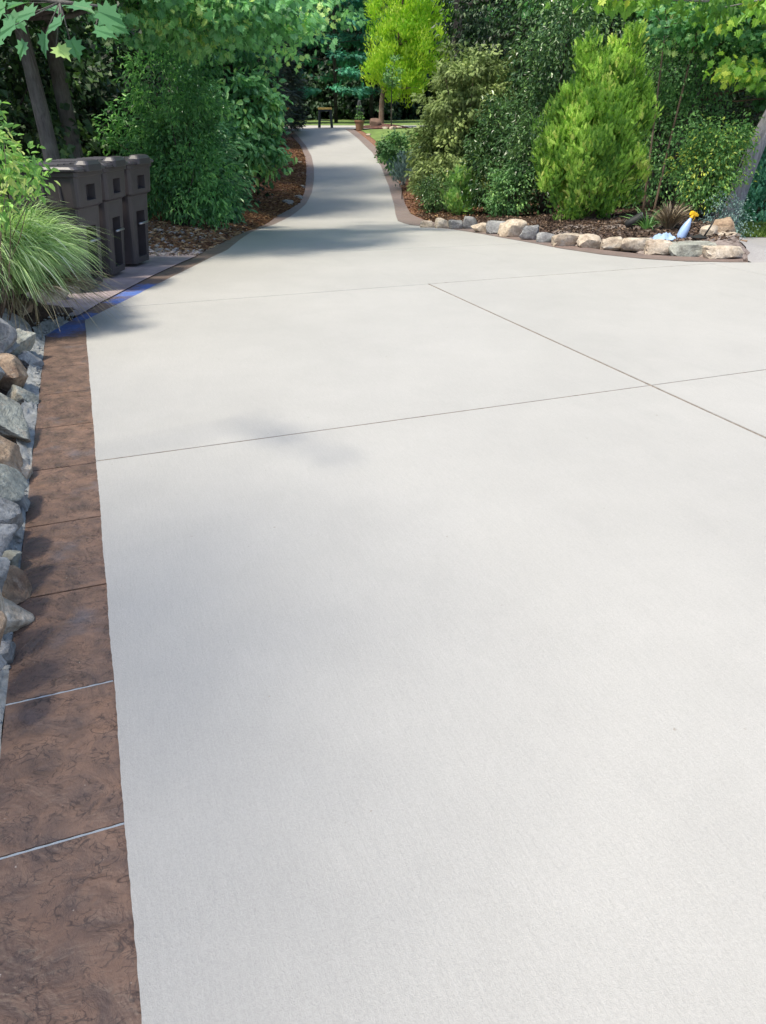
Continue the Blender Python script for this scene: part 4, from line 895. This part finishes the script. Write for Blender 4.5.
# black spotlight lying in the mulch
p = at(634, 222, 11.2); gz = float(g(p[0], p[1]))
e = empty('landscape_spotlight', (p[0], p[1], gz), 'black round-hooded spotlight tilted up in the mulch left of the sword-leaved plant', 'garden light')
sp = MB(); d = np.array([.75, -.2, .42]); d /= np.linalg.norm(d); c0 = np.array([-.12, 0, .07])
sp.tube([c0 + d * t for t in (0, .02, .10, .24, .262)], [.03, .05, .062, .075, .078], 18); sp.build('hood', M_BLACK, e, smooth=True, sharp=50)
MB().tube([c0 + d * .258, c0 + d * .266], .066, 18).build('lens', simple('grey_glass', (.18, .22, .25), .15, bstr=0), e, smooth=True, sharp=50)
MB().tube([(-.02, 0, -.05), (-.02, 0, .09)], .012, 8).build('stake', M_BLACK, e, smooth=True)
# tipped path light
p = at(699, 238, 9.95)
e = empty('path_light', p, 'black path light with a slanting stem tipped over beside the end stones', 'garden light', )
MB().tube([(0, 0, .0), (0, 0, .012), (0, 0, .03), (0, 0, .045)], [.095, .10, .05, .015], 20).build('cap', M_BLACK, e, smooth=True, sharp=40)
MB().tube([(.06, 0, .02), (.12, 0, .14), (.165, 0, .27)], .011, 8).build('stem', M_BLACK, e, smooth=True)
MB().tube([(.155, -.03, .265), (.18, .03, .285)], .016, 8).build('clamp', M_BLACK, e, smooth=True)
# stake light beside the upper drive
q = gb(402, 22)
e = empty('path_light', q, 'thin upright black path light on the red mulch beside the right border', 'garden light')
MB().tube([(0, 0, -.05), (0, 0, .42)], .014, 8).build('stem', M_BLACK, e, smooth=True)
MB().tube([(0, 0, .41), (0, 0, .44), (0, 0, .50)], [.09, .08, .02], 14).build('cap', M_BLACK, e, smooth=True, sharp=40)

# ---------------- things at the top of the drive
M_TOPW = simple('honey_wood', (.75, .50, .14), .6); M_FRAME = simple('dark_frame', (.03, .04, .045), .5)
def small_table(label, base, w=.62, hgt=.78, group='dark framed tables at the top of the drive'):
    e = empty('small_table', base, label, 'table', group)
    t = MB().box((0, 0, hgt), (w, .40, .08)).build('tabletop', M_TOPW, e, bevel=.006)
    for sx in (-1, 1):
        for sy in (-1, 1): MB().tube([(sx * w * .47, sy * .18, 0), (sx * w * .40, sy * .15, hgt - .02)], .05, 4).build('leg', M_FRAME, e)
    MB().box((0, 0, .30), (w * .86, .30, .035)).build('shelf', M_FRAME, e, bevel=.004)
    r_ = MB(); r_.box((0, -.15, hgt - .08), (w * .82, .025, .07)); r_.box((0, .15, hgt - .08), (w * .82, .025, .07)); r_.build('apron', M_FRAME, e, bevel=.003)
    return e
small_table('honey topped dark framed small table in the middle of the top of the drive', gb(328, 38.4, .06))
small_table('dark small table half hidden by the foliage left of the top of the drive', gb(289, 38.2, .06))
# planter with an obelisk
q = gb(360.5, 37.2)
e = empty('obelisk_planter', q, 'terracotta planter with a green wire obelisk right of the top of the drive', 'planter')
MB().tube([(0, 0, 0), (0, 0, .34), (0, 0, .36), (0, 0, .42)], [.15, .20, .23, .23], 20).build('pot', simple('terracotta', (.27, .15, .09), .8), e, smooth=True, sharp=40)
ob = MB()
for k in range(6): a = k * pi / 3; ob.tube([(.17 * cos(a), .17 * sin(a), .38), (.14 * cos(a), .14 * sin(a), .8), (.03 * cos(a), .03 * sin(a), 1.2)], .012, 5)
for z, r in ((.6, .16), (.85, .12)): ob.tube([(r * cos(t), r * sin(t), z) for t in np.linspace(0, 2 * pi, 14)], .01, 5)
ob.build('obelisk', M_FRAME, e, smooth=True)
vb = MB(); crown(vb, [(0, 0, .5, .17, .17, .12, 14), (0, 0, .85, .09, .09, .3, 10)], .06, RHOMB, per=18, clump=.07); vb.build('vine', G_MID, e)
rock_obj('brown_boulder', 'dome-shaped brown boulder on the mulch right of the obelisk planter', gb(375, 38.2, .18), (.62, .5, .5), (0, 0, .2), simple('brown_rock', (.16, .10, .075), .9), 71, sub=3)
for i, (px, Y, s, lb) in enumerate([(385, 37.6, .3, 'white stone right of the brown boulder at the top'), (392, 36.8, .34, 'flat white stone below the slim sapling'), (398, 38, .3, 'white stone farthest right by the golden cypress'), (369, 35.5, .22, 'small pale stone in front of the obelisk planter'), (378, 33, .2, 'white stone beside the round dark shrub')]):
    rock_obj('pale_stone', lb, gb(px, Y, s * .15), (s, s * .8, s * .5), (0, 0, i), M_TAN, 80 + i, 'pale stones by the top of the drive', sub=3)
# mulch mound around the golden cypress
mo = MB(); V = [(0, 0, .22)]; fs = []
for r_i, (r, z) in enumerate([(.35, .2), (.8, .13), (1.25, .02), (1.5, -.08)]):
    for k in range(24): V.append((r * 1.15 * cos(k * pi / 12), r * .8 * sin(k * pi / 12), z))
for k in range(24): fs.append((0, 1 + k, 1 + (k + 1) % 24))
for r_i in range(3):
    for k in range(24): a0 = 1 + r_i * 24; fs.append((a0 + k, a0 + 24 + k, a0 + 24 + (k + 1) % 24, a0 + (k + 1) % 24))
q = gb(383, 38.6); o = mo.add(V, fs).build('mulch_mound', simple('dark_red_mulch', (.10, .045, .035), .95, nscale=10, namp=.5, bstr=.8), loc=q, smooth=True); o['kind'] = 'structure'

# ---------------- stuff: chips, straw, gravel, lawn blades
def scatter(name, n, area, L, W, lm, tilt=.3, lift=.01):
    mb = MB(); pts = area(n); m = len(pts)
    z = g(pts[:, 0], pts[:, 1]) + lift * R.random(m)
    P = np.stack([pts[:, 0], pts[:, 1], z], 1); a = R.random(m) * 2 * pi
    T = np.stack([np.cos(a), np.sin(a), R.normal(size=m) * tilt], 1); N = np.array([0, 0, 1.]) + R.normal(size=(m, 3)) * tilt
    put_leaves(mb, P, T, nrm(N), L * (.5 + R.random(m)), RHOMB, R.random(m), W)
    o = mb.build(name, lm); o['kind'] = 'stuff'; return o
def area_right(n):
    y = YC + .3 + R.random(n) * 9; x = R_out(y) + .1 + R.random(n) ** 1.3 * 4; k = x < bedr(y); return np.stack([x, y], 1)[k]
def area_left(n):
    y = 10.2 + R.random(n) ** 1.3 * 24; x = L_out(y) - .03 - R.random(n) ** 1.4 * 3.2; return np.stack([x, y], 1)
scatter('bark_mulch', 26000, area_right, .05, .5, leafmat('bark_chips', (.03, .018, .012), (.10, .06, .042), (.26, .18, .13), trans=0, rough=.9), .35, .02)
scatter('pine_straw', 42000, area_left, .09, .12, leafmat('red_straw', (0.122, 0.060, 0.038), (0.334, 0.190, 0.104), (0.638, 0.440, 0.270), trans=0, rough=.9), .2, .02)
def area_red_right(n):
    y = 17 + R.random(n) * 13; x = R_out(y) + .03 + R.random(n) * 2.5; return np.stack([x, y], 1)
scatter('red_mulch', 9000, area_red_right, .08, .3, bpy.data.materials['red_straw'], .2, .02)
def area_debris(n):
    y = 9.4 + R.random(n) * 5; x = L_out(y) - .0 - R.random(n) ** 1.2 * 1.3; return np.stack([x, y], 1)
scatter('leaf_litter', 1300, area_debris, .055, .6, leafmat('litter', (.10, .07, .05), (.28, .21, .16), (.55, .50, .44), trans=0, rough=.9), .35, .03)
def pebbles(name, pts, s0, s1, m):
    t = (1 + 5 ** .5) / 2
    bm = bmesh.new(); bmesh.ops.create_icosphere(bm, subdivisions=1, radius=1); D = np.array([v.co[:] for v in bm.verts]); fs = [tuple(v.index for v in f.verts) for f in bm.faces]; bm.free()
    mb = MB()
    for (x, y, z) in pts:
        s = s0 + (s1 - s0) * R.random() ** 2; V = D * (1 + .25 * R.normal(size=(len(D), 1)) * .6) * np.array([1, .8 + .3 * R.random(), .55]) * s
        a = R.random() * 6.3; V = V @ np.array([[cos(a), sin(a), 0], [-sin(a), cos(a), 0], [0, 0, 1]]); mb.add(V + np.array([x, y, z]), fs)
    o = mb.build(name, m, smooth=False); o['kind'] = 'stuff'; return o
pp = area_debris(420); pebbles('gravel', [(a, b, float(g(a, b)) + .008) for a, b in pp], .012, .055, simple('pale_gravel', (.36, .33, .33), .9, nscale=3, namp=.4))
pp = []
for i in range(700):
    y = .6 + R.random() * 5.6; x = float(L_out(y)) - .01 - R.random() ** 1.5 * .14; pp.append((x, y, -.004 + (float(L_out(y)) - x) * .35))
pebbles('mortar_crumbs', pp, .003, .016, M_MORTAR)
def lawn(name, xs, n, L):
    pts = xs(n); m = len(pts); P = np.stack([pts[:, 0], pts[:, 1], g(pts[:, 0], pts[:, 1]) + .02], 1)
    mb = MB(); put_leaves(mb, P, np.stack([R.normal(size=m) * .4, R.normal(size=m) * .4, np.ones(m)], 1), rdir(m), L * (.5 + R.random(m)), RHOMB, R.random(m), .12)
    o = mb.build(name, leafmat(name + '_blades', (.08, .15, .03), (.18, .28, .06), (.32, .40, .12))); o['kind'] = 'stuff'
def a_side(n): y = 11.6 + R.random(n) * 3; return np.stack([bedr(y) + .1 + R.random(n) * 2.6, y], 1)
lawn('grass', a_side, 14000, .09)
